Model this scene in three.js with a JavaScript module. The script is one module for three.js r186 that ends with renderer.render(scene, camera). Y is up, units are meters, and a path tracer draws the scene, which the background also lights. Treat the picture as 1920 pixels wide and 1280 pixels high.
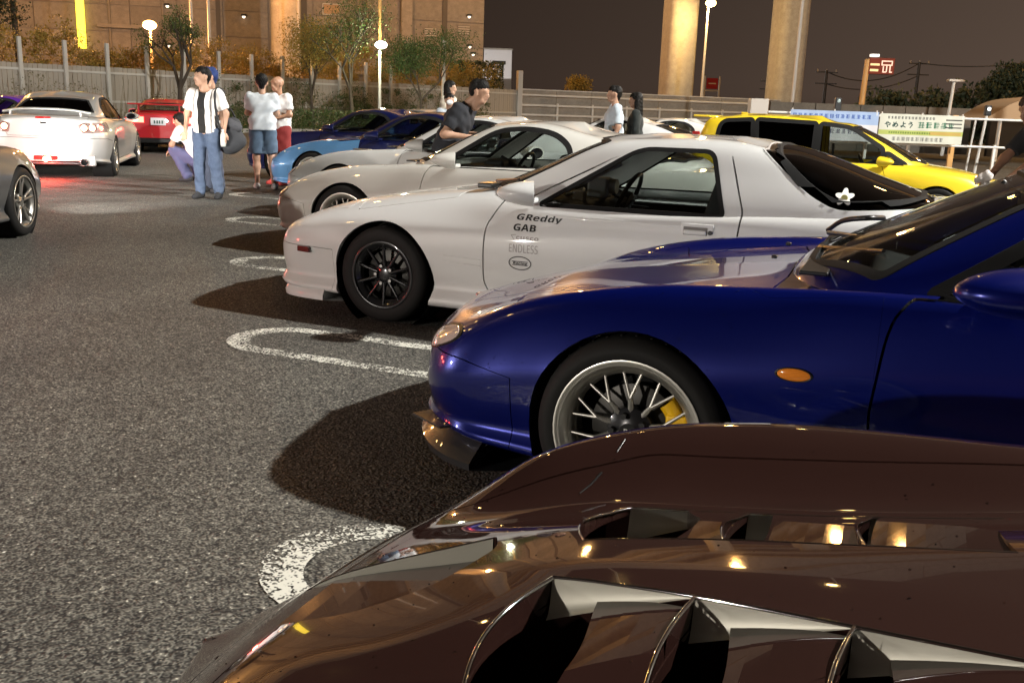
import * as THREE from 'three';
import { mergeGeometries, mergeVertices, toCreasedNormals } from 'three/addons/utils/BufferGeometryUtils.js';
import { RoundedBoxGeometry } from 'three/addons/geometries/RoundedBoxGeometry.js';
import { Brush, Evaluator, ADDITION, SUBTRACTION, INTERSECTION } from 'three-bvh-csg';

// ------------------------------------------------------------------ camera, sky, exposure
const scene = new THREE.Scene();
const camera = new THREE.PerspectiveCamera(38.55, 1024 / 682, 0.05, 900);
camera.position.set(0, 1.33, 0);
camera.rotation.order = 'YXZ';
camera.rotation.set(-13.52 * Math.PI / 180, 0, 2.0 * Math.PI / 180);
scene.add(camera);
const renderer = new THREE.WebGLRenderer({ antialias: true });
renderer.toneMapping = THREE.LinearToneMapping;
renderer.toneMappingExposure = 1.0;
renderer.shadowMap.enabled = true;
renderer.setSize(1024, 682);

// night sky: city glow, stronger towards the horizon and to the right where the harbour lights are
{
  const W = 256, H = 128, d = new Float32Array(W * H * 4);
  for (let j = 0; j < H; j++) for (let i = 0; i < W; i++) {
    const az = ((i + .5) / W - .5) * 2 * Math.PI, el = ((j + .5) / H - .5) * Math.PI;   // u = atan2(z, x)
    const low = Math.exp(-Math.max(el, 0) * 3.2);
    let da = Math.abs(az - (-.62)); if (da > Math.PI) da = 2 * Math.PI - da;
    const side = Math.exp(-da * da / .5);
    const g = .34 + .58 * low + side * (2.6 + 2.6 * low);
    const o = (j * W + i) * 4, k = el < -.02 ? .5 : 1;
    d[o] = .0232 * g * k + .003 * low; d[o + 1] = .0162 * g * k; d[o + 2] = .0120 * g * k; d[o + 3] = 1;
  }
  const t = new THREE.DataTexture(d, W, H, THREE.RGBAFormat, THREE.FloatType);
  t.mapping = THREE.EquirectangularReflectionMapping; t.magFilter = t.minFilter = THREE.LinearFilter; t.wrapS = THREE.RepeatWrapping; t.needsUpdate = true;
  scene.background = t; scene.environment = t;
}

// ------------------------------------------------------------------ helpers
let seed = 7;
const rnd = () => { seed = (seed * 1664525 + 1013904223) >>> 0; return seed / 4294967296; };
const rr = (a, b) => a + (b - a) * rnd();
const V = (x, y, z) => new THREE.Vector3(x, y, z);
const clamp = (v, a, b) => Math.min(b, Math.max(a, v));
const sstep = (a, b, v) => { const t = clamp((v - a) / (b - a), 0, 1); return t * t * (3 - 2 * t); };
const names = {};
const numbered = n => { const c = names[n] = (names[n] ?? -1) + 1; return c ? `${n}_${String(c).padStart(3, '0')}` : n; };
function tag(o, label, category, group, kind) {
  o.userData.label = label; if (category) o.userData.category = category;
  if (group) o.userData.group = group; if (kind) o.userData.kind = kind; return o;
}
function thing(name, label, category, pos = [0, 0, 0], turn = 0, group) {
  const g = new THREE.Group(); g.name = numbered(name); g.position.set(...pos); g.rotation.y = turn; scene.add(g);
  return tag(g, label, category, group);
}
function mesh(name, geo, mat, parent, label) {
  const m = new THREE.Mesh(Array.isArray(geo) ? mergeG(geo) : geo, mat);
  m.castShadow = m.receiveShadow = true; m.name = parent ? name : numbered(name);
  (parent || scene).add(m); if (label) m.userData.label = label; return m;
}
function struct(name, geo, mat) { const m = mesh(name, geo, mat); m.userData.kind = 'structure'; return m; }
function mergeG(list) {
  return mergeGeometries(list.map(g => {
    g = g.index ? g.toNonIndexed() : g;
    const o = new THREE.BufferGeometry();
    o.setAttribute('position', g.attributes.position);
    if (!g.attributes.normal) g.computeVertexNormals();
    o.setAttribute('normal', g.attributes.normal);
    o.setAttribute('uv', g.attributes.uv || new THREE.BufferAttribute(new Float32Array(g.attributes.position.count * 2), 2));
    return o;
  }));
}
const box = (w, h, d, x = 0, y = 0, z = 0) => new THREE.BoxGeometry(w, h, d).translate(x, y, z);
const rbox = (w, h, d, r, x = 0, y = 0, z = 0, s = 2) => new RoundedBoxGeometry(w, h, d, s, r).translate(x, y, z);
function bar(a, b, r, r2 = r, n = 8) {            // a round bar between two points
  const A = V(...a), B = V(...b), g = new THREE.CylinderGeometry(r2, r, A.distanceTo(B), n);
  g.applyQuaternion(new THREE.Quaternion().setFromUnitVectors(V(0, 1, 0), B.clone().sub(A).normalize()));
  return g.translate((A.x + B.x) / 2, (A.y + B.y) / 2, (A.z + B.z) / 2);
}
function tube(pts, r, seg = 24, n = 6, closed = false) {
  return new THREE.TubeGeometry(new THREE.CatmullRomCurve3(pts.map(p => V(...p)), closed), seg, r, n, closed);
}
const lin = (r, g, b) => new THREE.Color().setRGB(r, g, b);
const std = (c, o = {}) => new THREE.MeshStandardMaterial({ color: Array.isArray(c) ? lin(...c) : c, roughness: .8, ...o });
const phys = (c, o = {}) => new THREE.MeshPhysicalMaterial({ color: Array.isArray(c) ? lin(...c) : c, roughness: .5, ...o });
const glow = (c, k, base = [.6, .6, .6]) => { const m = std(base, { roughness: .4 }); m.emissive = lin(...c); m.emissiveIntensity = k; return m; };

function tex(w, h, draw, srgb = true, rep) {
  const c = document.createElement('canvas'); c.width = w; c.height = h; const x = c.getContext('2d'); draw(x, w, h);
  const t = new THREE.CanvasTexture(c); if (srgb) t.colorSpace = THREE.SRGBColorSpace;
  t.wrapS = t.wrapT = THREE.RepeatWrapping; if (rep) t.repeat.set(...rep); return t;
}
// tileable value noise
function noiseGrid(n, s) { let q = s >>> 0; const a = new Float32Array(n * n); for (let i = 0; i < n * n; i++) { q = (q * 1664525 + 1013904223) >>> 0; a[i] = q / 4294967296; } return a; }
function tnoise(g, n, u, v) {
  u = ((u % 1) + 1) % 1 * n; v = ((v % 1) + 1) % 1 * n;
  const i = Math.floor(u), j = Math.floor(v); let a = u - i, b = v - j; a = a * a * (3 - 2 * a); b = b * b * (3 - 2 * b);
  const p = (x, y) => g[(y % n) * n + (x % n)];
  return (p(i, j) * (1 - a) + p(i + 1, j) * a) * (1 - b) + (p(i, j + 1) * (1 - a) + p(i + 1, j + 1) * a) * b;
}
const N = {}; const nz = (n, u, v, s = 1) => tnoise(N[n + '_' + s] ??= noiseGrid(n, n * 977 + s * 7919), n, u, v);
function dataTex(n, f, srgb = true) {
  const d = new Uint8Array(n * n * 4);
  for (let j = 0; j < n; j++) for (let i = 0; i < n; i++) { const c = f((i + .5) / n, (j + .5) / n), o = (j * n + i) * 4; for (let k = 0; k < 3; k++) d[o + k] = clamp(Array.isArray(c) ? c[k] : c, 0, 1) * 255; d[o + 3] = 255; }
  const t = new THREE.DataTexture(d, n, n); t.wrapS = t.wrapT = THREE.RepeatWrapping; t.magFilter = THREE.LinearFilter; t.minFilter = THREE.LinearMipmapLinearFilter; t.generateMipmaps = true;
  if (srgb) t.colorSpace = THREE.SRGBColorSpace; t.needsUpdate = true; return t;
}
// the lot falls away a little towards the back right, where the van stands
const groundY = (x, z) => -.2 * sstep(1.5, 6, x) * sstep(8, 13, -z);
// leaf-sized faces through a volume
function leaves(n, pick, size, flat = .5) {
  const p = new Float32Array(n * 18), nn = new Float32Array(n * 18); const q = new THREE.Quaternion(), e = new THREE.Euler(), a = V(0, 0, 0);
  const c = [[-.5, 0, 0], [0, -.32, .1], [.5, 0, 0], [-.5, 0, 0], [.5, 0, 0], [0, .32, .1]];
  for (let i = 0; i < n; i++) {
    const o = pick(i), s = size * rr(.6, 1.4); e.set(rr(0, 6.3), rr(0, 6.3), rr(0, 6.3)); q.setFromEuler(e);
    const nv = V(0, 0, 1).applyQuaternion(q);
    for (let k = 0; k < 6; k++) { a.set(c[k][0] * s, c[k][1] * s, c[k][2] * s).applyQuaternion(q); p.set([o[0] + a.x, o[1] + a.y, o[2] + a.z], i * 18 + k * 3); nv.toArray(nn, i * 18 + k * 3); }
  }
  const g = new THREE.BufferGeometry(); g.setAttribute('position', new THREE.BufferAttribute(p, 3)); g.setAttribute('normal', new THREE.BufferAttribute(nn, 3)); return g;
}
function clumped(n, pick, rad) { const c = Array.from({ length: n }, pick), r = c.map(() => rad * rr(.5, 1.35)); return () => { const i = Math.floor(rnd() * n), a = rr(0, 6.283), b = Math.acos(rr(-1, 1)), q = r[i] * Math.pow(rnd(), .5); return [c[i][0] + q * Math.sin(b) * Math.cos(a), Math.max(.03, c[i][1] + q * Math.cos(b) * .8), c[i][2] + q * Math.sin(b) * Math.sin(a)]; }; }
// catmull-rom over a control net; every row's first and last points lie on the centre plane, so rows are mirrored into rings
const cr = (p0, p1, p2, p3, t) => .5 * (2 * p1 + (p2 - p0) * t + (2 * p0 - 5 * p1 + 4 * p2 - p3) * t * t + (3 * p1 - p0 - 3 * p2 + p3) * t * t * t);
function refine(row, sub) {
  const out = [], n = row.length, at = i => row[clamp(i, 0, n - 1)];
  for (let i = 0; i < n - 1; i++) for (let s = 0; s < sub; s++) { const t = s / sub; out.push([0, 1, 2].map(k => cr(at(i - 1)[k], at(i)[k], at(i + 1)[k], at(i + 2)[k], t))); }
  out.push(row[n - 1]); return out;
}
function net(ctrl, su, sv) {
  const rows = ctrl.map(r => refine(r, sv)), cols = rows[0].length, g = [];
  for (let k = 0; k < cols; k++) { const c = refine(rows.map(r => r[k]), su); c.forEach((p, i) => (g[i] ??= [])[k] = p); }
  return g;
}
function ringSolid(ctrl, su = 6, sv = 5, off = 0) {
  const g = net(ctrl, su, sv), R = g.length, C = g[0].length, ring = 2 * C - 2, P = [];
  for (const row of g) { for (let k = 0; k < C; k++) P.push(row[k][0], row[k][1], Math.max(row[k][2], 0)); for (let k = C - 2; k > 0; k--) P.push(row[k][0], row[k][1], -Math.max(row[k][2], 0)); }
  const I = [];
  for (let i = 0; i < R - 1; i++) for (let k = 0; k < ring; k++) { const a = i * ring + k, b = i * ring + (k + 1) % ring, c = a + ring, d = b + ring; I.push(a, b, c, b, d, c); }
  let geo = new THREE.BufferGeometry(); geo.setAttribute('position', new THREE.Float32BufferAttribute(P, 3)); geo.setIndex(I);
  geo = mergeVertices(geo, 1e-4);
  const ix = geo.index.array, q = geo.attributes.position, keep = []; let vol = 0; const A = V(), B = V(), D = V();
  for (let t = 0; t < ix.length; t += 3) { if (ix[t] === ix[t + 1] || ix[t + 1] === ix[t + 2] || ix[t] === ix[t + 2]) continue; A.fromBufferAttribute(q, ix[t]); B.fromBufferAttribute(q, ix[t + 1]); D.fromBufferAttribute(q, ix[t + 2]); vol += A.dot(B.cross(D)); keep.push(ix[t], ix[t + 1], ix[t + 2]); }
  if (vol < 0) for (let t = 0; t < keep.length; t += 3) [keep[t], keep[t + 1]] = [keep[t + 1], keep[t]];
  geo.setIndex(keep); geo.computeVertexNormals();
  if (off) { const nn = geo.attributes.normal; for (let i = 0; i < q.count; i++) q.setXYZ(i, q.getX(i) + nn.getX(i) * off, q.getY(i) + nn.getY(i) * off, q.getZ(i) + nn.getZ(i) * off); geo.computeVertexNormals(); }
  geo.setAttribute('uv', new THREE.BufferAttribute(new Float32Array(q.count * 2), 2));
  return geo;
}
const ev = new Evaluator(); ev.useGroups = false; ev.attributes = ['position', 'normal', 'uv'];
const brush = g => { const b = new Brush(g); b.updateMatrixWorld(); return b; };
const asB = g => g.isBrush ? g : brush(g);
const sub = (a, ...bs) => bs.reduce((r, b) => ev.evaluate(asB(r), asB(b), SUBTRACTION), a);
const add = (a, ...bs) => bs.reduce((r, b) => ev.evaluate(asB(r), asB(b), ADDITION), a);
const cut = (a, b) => ev.evaluate(asB(a), asB(b), INTERSECTION);
const geoOf = b => b.isBrush ? b.geometry : b;
// rounded polygon -> points
function roundPoly(pts, r = 0, n = 5) {
  if (!r) return pts.map(p => new THREE.Vector2(...p));
  const out = [], L = pts.length;
  for (let i = 0; i < L; i++) {
    const p = new THREE.Vector2(...pts[i]), a = new THREE.Vector2(...pts[(i + L - 1) % L]), b = new THREE.Vector2(...pts[(i + 1) % L]);
    const rad = pts[i][2] ?? r, da = Math.min(rad, p.distanceTo(a) * .45), db = Math.min(rad, p.distanceTo(b) * .45);
    const A = p.clone().lerp(a, da / p.distanceTo(a)), B = p.clone().lerp(b, db / p.distanceTo(b));
    for (let k = 0; k <= n; k++) { const t = k / n; out.push(A.clone().multiplyScalar((1 - t) * (1 - t)).addScaledVector(p, 2 * t * (1 - t)).addScaledVector(B, t * t)); }
  }
  return out;
}
function grow(pts, d) {   // offset a closed polygon outwards
  let area = 0; const L = pts.length; for (let i = 0; i < L; i++) { const a = pts[i], b = pts[(i + 1) % L]; area += a.x * b.y - b.x * a.y; }
  const s = area > 0 ? 1 : -1;
  return pts.map((p, i) => { const a = pts[(i + L - 1) % L], b = pts[(i + 1) % L]; const t = b.clone().sub(a).normalize(); return new THREE.Vector2(p.x + t.y * d * s, p.y - t.x * d * s); });
}
function prismZ(pts, z0, z1) { return new THREE.ExtrudeGeometry(new THREE.Shape(pts), { depth: z1 - z0, bevelEnabled: false }).translate(0, 0, z0); }   // side view polygon (x, y)
function prismY(pts, y0, y1) { return prismZ(pts.map(p => new THREE.Vector2(p.x, -p.y)), y0, y1).rotateX(-Math.PI / 2); }                               // plan polygon (x, z)
function prismX(pts, x0, x1) { return prismZ(pts.map(p => new THREE.Vector2(-p.x, p.y)), x0, x1).rotateY(Math.PI / 2); }                                 // front view polygon (z, y)
// ------------------------------------------------------------------ car materials
const flake = dataTex(256, (u, v) => { const n = nz(128, u, v, 3); return [n, n, n]; }, false); flake.repeat.set(1, 1);
const paint = (c, o = {}) => phys(c, { roughness: .42, metalness: .0, clearcoat: 1, clearcoatRoughness: .02, ...o });
const M = {
  white: paint([.68, .685, .675]), cream: paint([.63, .62, .575]), white3: paint([.65, .655, .64]),
  blue: paint([.0013, .0075, .155], { metalness: .5, roughness: .28, clearcoatRoughness: .01 }), navy: paint([.005, .009, .070], { metalness: .4, roughness: .4 }),
  sky: paint([.10, .27, .52], { metalness: .25 }), silver: paint([.45, .445, .43], { metalness: .6, roughness: .38 }), grey: paint([.16, .165, .17], { metalness: .7, roughness: .38 }),
  red: paint([.46, .015, .02]), purple: paint([.12, .03, .35], { metalness: .3 }), yellow: paint([.86, .62, .02]), black: paint([.02, .02, .022]),
  maroon: paint([.0240, .0105, .0085], { metalness: 0, roughness: .05, specularIntensity: .6, clearcoatRoughness: .004 }),
  rubber: std([.018, .017, .016], { roughness: .75 }), tyre: phys([.011, .0105, .010], { roughness: .7, specularIntensity: .45 }), trim: std([.012, .012, .012], { roughness: .35 }), well: phys([.012, .012, .012], { roughness: 1, specularIntensity: .2 }), seal: phys([.012, .012, .012], { roughness: .8, specularIntensity: .3 }),
  cloth: std([.022, .022, .024], { roughness: .9 }), dash: std([.03, .03, .03], { roughness: .7 }), greyCloth: std([.16, .165, .17], { roughness: .9 }),
  glass: phys([.80, .83, .82], { transmission: 1, thickness: 0, roughness: .0, ior: 1.5 }), tint: phys([.10, .10, .11], { transmission: 1, thickness: 0, roughness: 0, ior: 1.5 }),
  blackGlass: phys([.01, .01, .012], { roughness: .04, clearcoat: 1 }),
  rimBlack: phys([.022, .022, .024], { roughness: .28, metalness: .3, clearcoat: .6 }), rimSilver: phys([.42, .41, .38], { roughness: .3, metalness: .9 }), rimGrey: phys([.58, .56, .51], { roughness: .40, metalness: .85 }), polished: phys([.74, .72, .66], { roughness: .36, metalness: 1 }),
  steel: phys([.35, .34, .33], { roughness: .35, metalness: 1 }), chrome: phys([.85, .85, .85], { roughness: .06, metalness: 1 }), disc: phys([.05, .048, .045], { roughness: .45, metalness: 1 }), caliperY: phys([.90, .52, .01], { roughness: .35, clearcoat: .6 }),
  amber: phys([.85, .26, .03], { roughness: .12, clearcoat: 1 }), redLens: phys([.35, .012, .012], { roughness: .1, clearcoat: 1 }), smokeLens: phys([.22, .16, .14], { roughness: .1, clearcoat: 1 }), clearLens: phys([.62, .50, .45], { roughness: .08, clearcoat: 1 }), darkRed: phys([.12, .015, .012], { roughness: .2 }),
  litWall: phys([.52, .50, .42], { roughness: .42, metalness: .25 }),  // pale colour stands in for light caught by the painted louvre and duct walls
};
// ------------------------------------------------------------------ wheels
const lathe = (pts, n = 56) => new THREE.LatheGeometry(pts.map(p => new THREE.Vector2(...p)), n).rotateX(-Math.PI / 2);   // axis y -> -z (outer face at -z)
const wheelGeo = {};
function makeWheel(kind, R, r, w, parent, x, z, y = R) {
  const key = kind + R + r;
  const G = wheelGeo[key] ??= (() => {
    const h = w / 2, g = {};
    g.tyre = lathe([[r - .012, -h * .92], [r + .012, -h], [R - .03, -h * 1.02], [R - .008, -h * .86], [R, -h * .6], [R, h * .6], [R - .008, h * .86], [R - .03, h * 1.02], [r + .03, h * 1.03], [r + .012, h], [r - .012, h * .92]], 64);
    const tr = []; for (let i = 0; i < 40; i++) tr.push(box(.006, .004, w * .5, 0, R + .001, 0).rotateZ(i / 40 * 6.2832)); g.tread = mergeG(tr);
    g.barrel = lathe([[r - .004, -h * .9], [r - .03, -h * .6], [r - .045, h * .55], [r - .035, h * .75], [r - .012, h * .9], [r + .006, h * .98], [r + .006, h * 1.02], [r - .004, h * 1.03], [r - .010, h * 1.0]]);
    g.hub = lathe([[0, h * .74], [.03, h * .74], [.034, h * .68], [.075, h * .62], [.082, h * .4], [0, h * .4]]);
    g.disc = lathe([[.06, h * .12], [.145, h * .12], [.145, -h * .1], [.06, -h * .1]]); g.back = lathe([[0, -h * .5], [r - .04, -h * .5], [r - .04, -h * .54], [0, -h * .54]]);
    const ring = (n, f) => Array.from({ length: n }, (_, i) => f(i / n * 2 * Math.PI, i));
    const P = (a, rad, d) => [Math.sin(a) * rad, Math.cos(a) * rad, -h * d];
    if (kind === 'black10') g.spokes = ring(10, a => mergeG([bar(P(a, .05, .66), P(a, r - .012, .8), .013, .0075, 6), bar(P(a, .08, .72), P(a, r - .02, .86), .0035, .003, 4)]));
    else if (kind === 'mesh') {
      g.spokes = ring(10, a => mergeG([bar(P(a, .07, .55), P(a, r * .5, .72), .011, .008, 6), bar(P(a, r * .48, .72), P(a - .16, r - .03, .62), .0065, .005, 6), bar(P(a, r * .48, .72), P(a + .16, r - .03, .62), .0065, .005, 6)]));
      g.lip = lathe([[r - .048, h * .40], [r - .036, h * .60], [r - .030, h * .88], [r - .016, h * .95], [r - .010, h * .99], [r + .002, h * 1.07], [r + .010, h * 1.05]]);
    } else g.spokes = ring(5, a => mergeG([bar(P(a - .12, .05, .62), P(a - .17, r - .015, .84), .016, .012, 6), bar(P(a + .12, .05, .62), P(a + .17, r - .015, .84), .016, .012, 6)]));
    g.nuts = ring(5, a => new THREE.CylinderGeometry(.0105, .0105, .022, 6).rotateX(Math.PI / 2).translate(...P(a + .3, .056, .74)));
    const cl = new THREE.TorusGeometry(.135, .034, 6, 10, 1.0).scale(1, 1, 1.3); g.caliper = cl;
    return g;
  })();
  const s = new THREE.Group(); s.name = 'wheel'; s.position.set(x, y, z); if (z > 0) s.rotation.y = Math.PI; parent.add(s);
  const mat = { black10: M.rimBlack, mesh: M.rimGrey, silver: M.rimSilver, dark: M.rimBlack }[kind];
  mesh('tyre', [G.tyre, G.tread], M.tyre, s); mesh('rim', kind === 'mesh' ? [G.barrel] : [G.barrel], kind === 'silver' ? M.rimSilver : kind === 'mesh' ? M.rimGrey : M.rimBlack, s); if (G.lip) mesh('rim_lip', G.lip, M.polished, s);
  for (const q of G.spokes) mesh('spoke', q, mat, s);
  mesh('hub', G.hub, kind === 'mesh' ? M.rimBlack : mat, s); mesh('brake_disc', [G.disc], M.disc, s); mesh('wheel_back', G.back, M.well, s);
  for (const q of G.nuts) mesh('lug_nut', q, kind === 'mesh' ? M.trim : M.steel, s);
  return s;
}
// ------------------------------------------------------------------ cars: a body net and a cabin net are joined, hollowed, and cut into panels and panes
const st = (x, z, y, xs) => z.map((q, i) => [xs ? xs[i] : x, y[i], q]);
const mir = b => b; const NOZ = [0, 0, 0, 0, 0, 0, 0, 0, 0];
const poly = (p, r = .0) => roundPoly(p, r);
function carShell(S) {
  const body = brush(ringSolid(S.body, 6, 5)), H0 = ringSolid(S.house, 7, 6);
  const well = []; for (const x of [0, -S.wb]) for (const s of [-1, 1]) well.push(new THREE.CylinderGeometry(S.arch, S.arch, .5, 48).rotateX(Math.PI / 2).translate(x + (S.archX || 0), S.archY, s * (S.W - .3 + .25)));
  let b = sub(body, ...well);
  let shell = add(b, brush(H0));
  const tub = brush(rbox(S.tub[1] - S.tub[0], .62, S.tubW * 2, .06, (S.tub[0] + S.tub[1]) / 2, S.tubY + .31, 0));
  shell = sub(shell, ringSolid(S.house, 7, 6, -.028), tub);
  const glassShell = sub(ringSolid(S.house, 7, 6, -.008), brush(ringSolid(S.house, 7, 6, -.013)));
  const sealShell = sub(ringSolid(S.house, 7, 6, .003), brush(ringSolid(S.house, 7, 6, -.022)));
  const pr = (w, d) => { const q = grow(w.pts, d); return w.kind === 'side' ? prismZ(q, w.z0 ?? -1.3, w.z1 ?? 1.3) : w.kind === 'top' ? prismY(q, .4, 1.6) : prismX(q, w.x0, w.x1); };
  const parts = []; let glass = [];
  for (const w of S.windows) {
    shell = sub(shell, pr(w, 0));
    glass.push([w, cut(glassShell, pr(w, .008))]);
    parts.push(['window_seal', sub(cut(sealShell, pr(w, w.seal ?? .014)), pr(w, -(w.sealIn ?? .01))), 'seal']);
  }
  for (const [w, g] of glass) {
    if (w.kind === 'side') { for (const s of [-1, 1]) parts.push([w.name, cut(g, brush(box(9, 4, 2, 0, 1, s * 1.02))), w.mat || 'glass']); }
    else parts.push([w.name, g, w.mat || 'glass']);
  }
  for (const p of S.panels || []) {
    const mk = d => { const q = grow(p.pts, d); return p.kind === 'side' ? prismZ(q, p.z0, p.z1) : p.kind === 'top' ? prismY(q, p.y0 ?? .4, p.y1 ?? 1.3) : prismX(q, p.x0, p.x1); };
    parts.push([p.name, cut(shell, mk(-(p.gap ?? .003))), p.mat || 'paint']); shell = sub(shell, mk(p.gap ?? .003));
  }
  for (const p of S.inlays || []) {   // lamps and vents that follow the skin of the body
    const o = ringSolid(S[p.net || 'body'], 6, 5, p.out ?? .003), i = ringSolid(S[p.net || 'body'], 6, 5, -(p.depth ?? .02));
    parts.push([p.name, cut(sub(o, brush(i)), p.cutter), p.mat]);
  }
  parts.push(['body', shell, 'paint']);
  return parts.map(([n, g, m]) => [n, g.isBrush ? g.geometry : g, m]).filter(q => q[1].attributes.position.count > 2);
}
const seatGeo = mergeG([rbox(.50, .16, .48, .06, 0, .08, 0), rbox(.15, .62, .48, .06, 0, .36, 0).rotateZ(.28).translate(-.22, .05, 0), rbox(.10, .17, .24, .045, 0, 0, 0).rotateZ(.22).translate(-.455, .75, 0)]);
function interior(S, car, o = {}) {
  const f = S.tubY, x0 = S.tub[0], x1 = S.tub[1], w = S.tubW, m = M.dash;
  mesh('cabin_lining', [box(x1 - x0, .02, w * 2, (x0 + x1) / 2, f + .02, 0), box(.02, .4, w * 2, x1 - .02, f + .22, 0), box(.02, .4, w * 2, x0 + .03, f + .22, 0), box(x1 - x0 - .04, .46, .02, (x0 + x1) / 2, f + .235, w - .02), box(x1 - x0 - .04, .46, .02, (x0 + x1) / 2, f + .235, -w + .02)], M.trim, car);
  const d = S.dash;
  mesh('dashboard', [rbox(.42, .22, w * 2 - .1, .07, d[0], d[1], 0), rbox(.2, .09, .36, .04, d[0] - .1, d[1] + .11, .36)], m, car);
  const sw = new THREE.Group(); sw.name = 'steering_wheel'; sw.position.set(d[0] - .33, d[1] + .06, .36); sw.rotation.set(0, 0, .42); car.add(sw);
  mesh('wheel_rim', new THREE.TorusGeometry(.178, .016, 8, 32).rotateY(Math.PI / 2), M.trim, sw); mesh('wheel_spoke', [box(.02, .03, .33), box(.02, .17, .03, 0, -.085, 0), new THREE.CylinderGeometry(.05, .05, .03, 16).rotateZ(Math.PI / 2), bar([0, 0, 0], [.25, 0, 0], .03)], M.dash, sw);
  for (const s of [-1, 1]) mesh('seat', seatGeo.clone().translate(S.seat[0], S.seat[1], s * .36), o.seat || M.cloth, car);
  if (S.mirrorIn) mesh('rear_view_mirror', [rbox(.03, .065, .22, .02, ...S.mirrorIn), bar(S.mirrorIn, [S.mirrorIn[0] + .08, S.mirrorIn[1] + .06, 0], .008)], M.trim, car);
}
function doorMirror(car, S, s, mat, o = S.mirror) {
  const [x, y, z] = o, g = new THREE.SphereGeometry(1, 24, 16), p = g.attributes.position;
  for (let i = 0; i < p.count; i++) { const X = p.getX(i); p.setXYZ(i, X < 0 ? X * .03 : X, p.getY(i) * (1 - .12 * X), p.getZ(i)); } g.scale(.20, .07, .11); g.computeVertexNormals();
  const m = mesh('door_mirror', [g.rotateY(-s * .42).translate(x, y, s * (z + .11)), rbox(.10, .035, .14, .015, x + .07, y - .050, s * (z + .02))], mat, car);
  mesh('mirror_glass', new THREE.SphereGeometry(1, 20, 12).scale(.004, .052, .088).translate(-.0055, 0, 0).rotateY(-s * .42).translate(x, y, s * (z + .11)), M.blackGlass, m);
}
const ray = new THREE.Raycaster();
function skinZ(target, x, y, side = -1) { // depth of the left (or right) skin at (x, y) in the car's own axes
  ray.set(V(x, y, side * 2), V(0, 0, -side)); const h = ray.intersectObject(target, false); return h.length ? h[0].point.z : side * .8;
}
// a thin conforming patch of skin for stickers and lines, (x, y) in the side view, u running rearwards on the left side
function sidePatch(target, x0, x1, y0, y1, nx, ny, off = .002, side = -1) {
  const P = [], U = [], I = [];
  for (let j = 0; j <= ny; j++) for (let i = 0; i <= nx; i++) { const x = x0 + (x1 - x0) * i / nx, y = y0 + (y1 - y0) * j / ny; P.push(x, y, skinZ(target, x, y, side) + side * off); U.push(i / nx, j / ny); }
  for (let j = 0; j < ny; j++) for (let i = 0; i < nx; i++) { const a = j * (nx + 1) + i, b = a + 1, c = a + nx + 1, d = c + 1; I.push(a, b, d, a, d, c); }
  const g = new THREE.BufferGeometry(); g.setAttribute('position', new THREE.Float32BufferAttribute(P, 3)); g.setAttribute('uv', new THREE.Float32BufferAttribute(U, 2)); g.setIndex(I); g.computeVertexNormals(); return g;
}
function buildCar(S, name, label, paintMat, o = {}) {
  const car = thing(name, label, 'car', [0, 0, 0], 0, o.group);
  S.parts ??= carShell(S);
  for (const [n, g, m] of S.parts) mesh(n, g, m === 'paint' ? paintMat : (o.mats && o.mats[m]) || M[m], car);
  interior(S, car, o);
  for (const s of [-1, 1]) for (const x of [0, -S.wb]) mesh('arch_liner', new THREE.LatheGeometry([[S.arch - .004, .30], [S.arch - .004, 0], [S.arch - .03, -.008], [.02, -.008]].map(q => new THREE.Vector2(...q)), 40).rotateX(s * Math.PI / 2).translate(x, S.archY, s * (S.W - .335)), M.well, car);
  for (const s of [-1, 1]) { for (const x of [0, -S.wb]) makeWheel(o.wheel || 'silver', S.R, S.r, S.tw, car, x, s * (S.wz - S.tw / 2)); doorMirror(car, S, s, paintMat); }
  return car;
}
function repaint(src, name, label, from, to, group) {
  const c = src.clone(); c.name = numbered(name); scene.add(c); c.userData = { label, category: 'car' }; if (group) c.userData.group = group;
  c.traverse(q => { if (q.material === from) q.material = to; }); return c;
}
const CAR_TURN = 158 * Math.PI / 180;
function park(c, ox, oz, turn = CAR_TURN, y = groundY(ox, oz)) { c.position.set(ox, y, oz); c.rotation.set(0, turn, 0); return c; }

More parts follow.
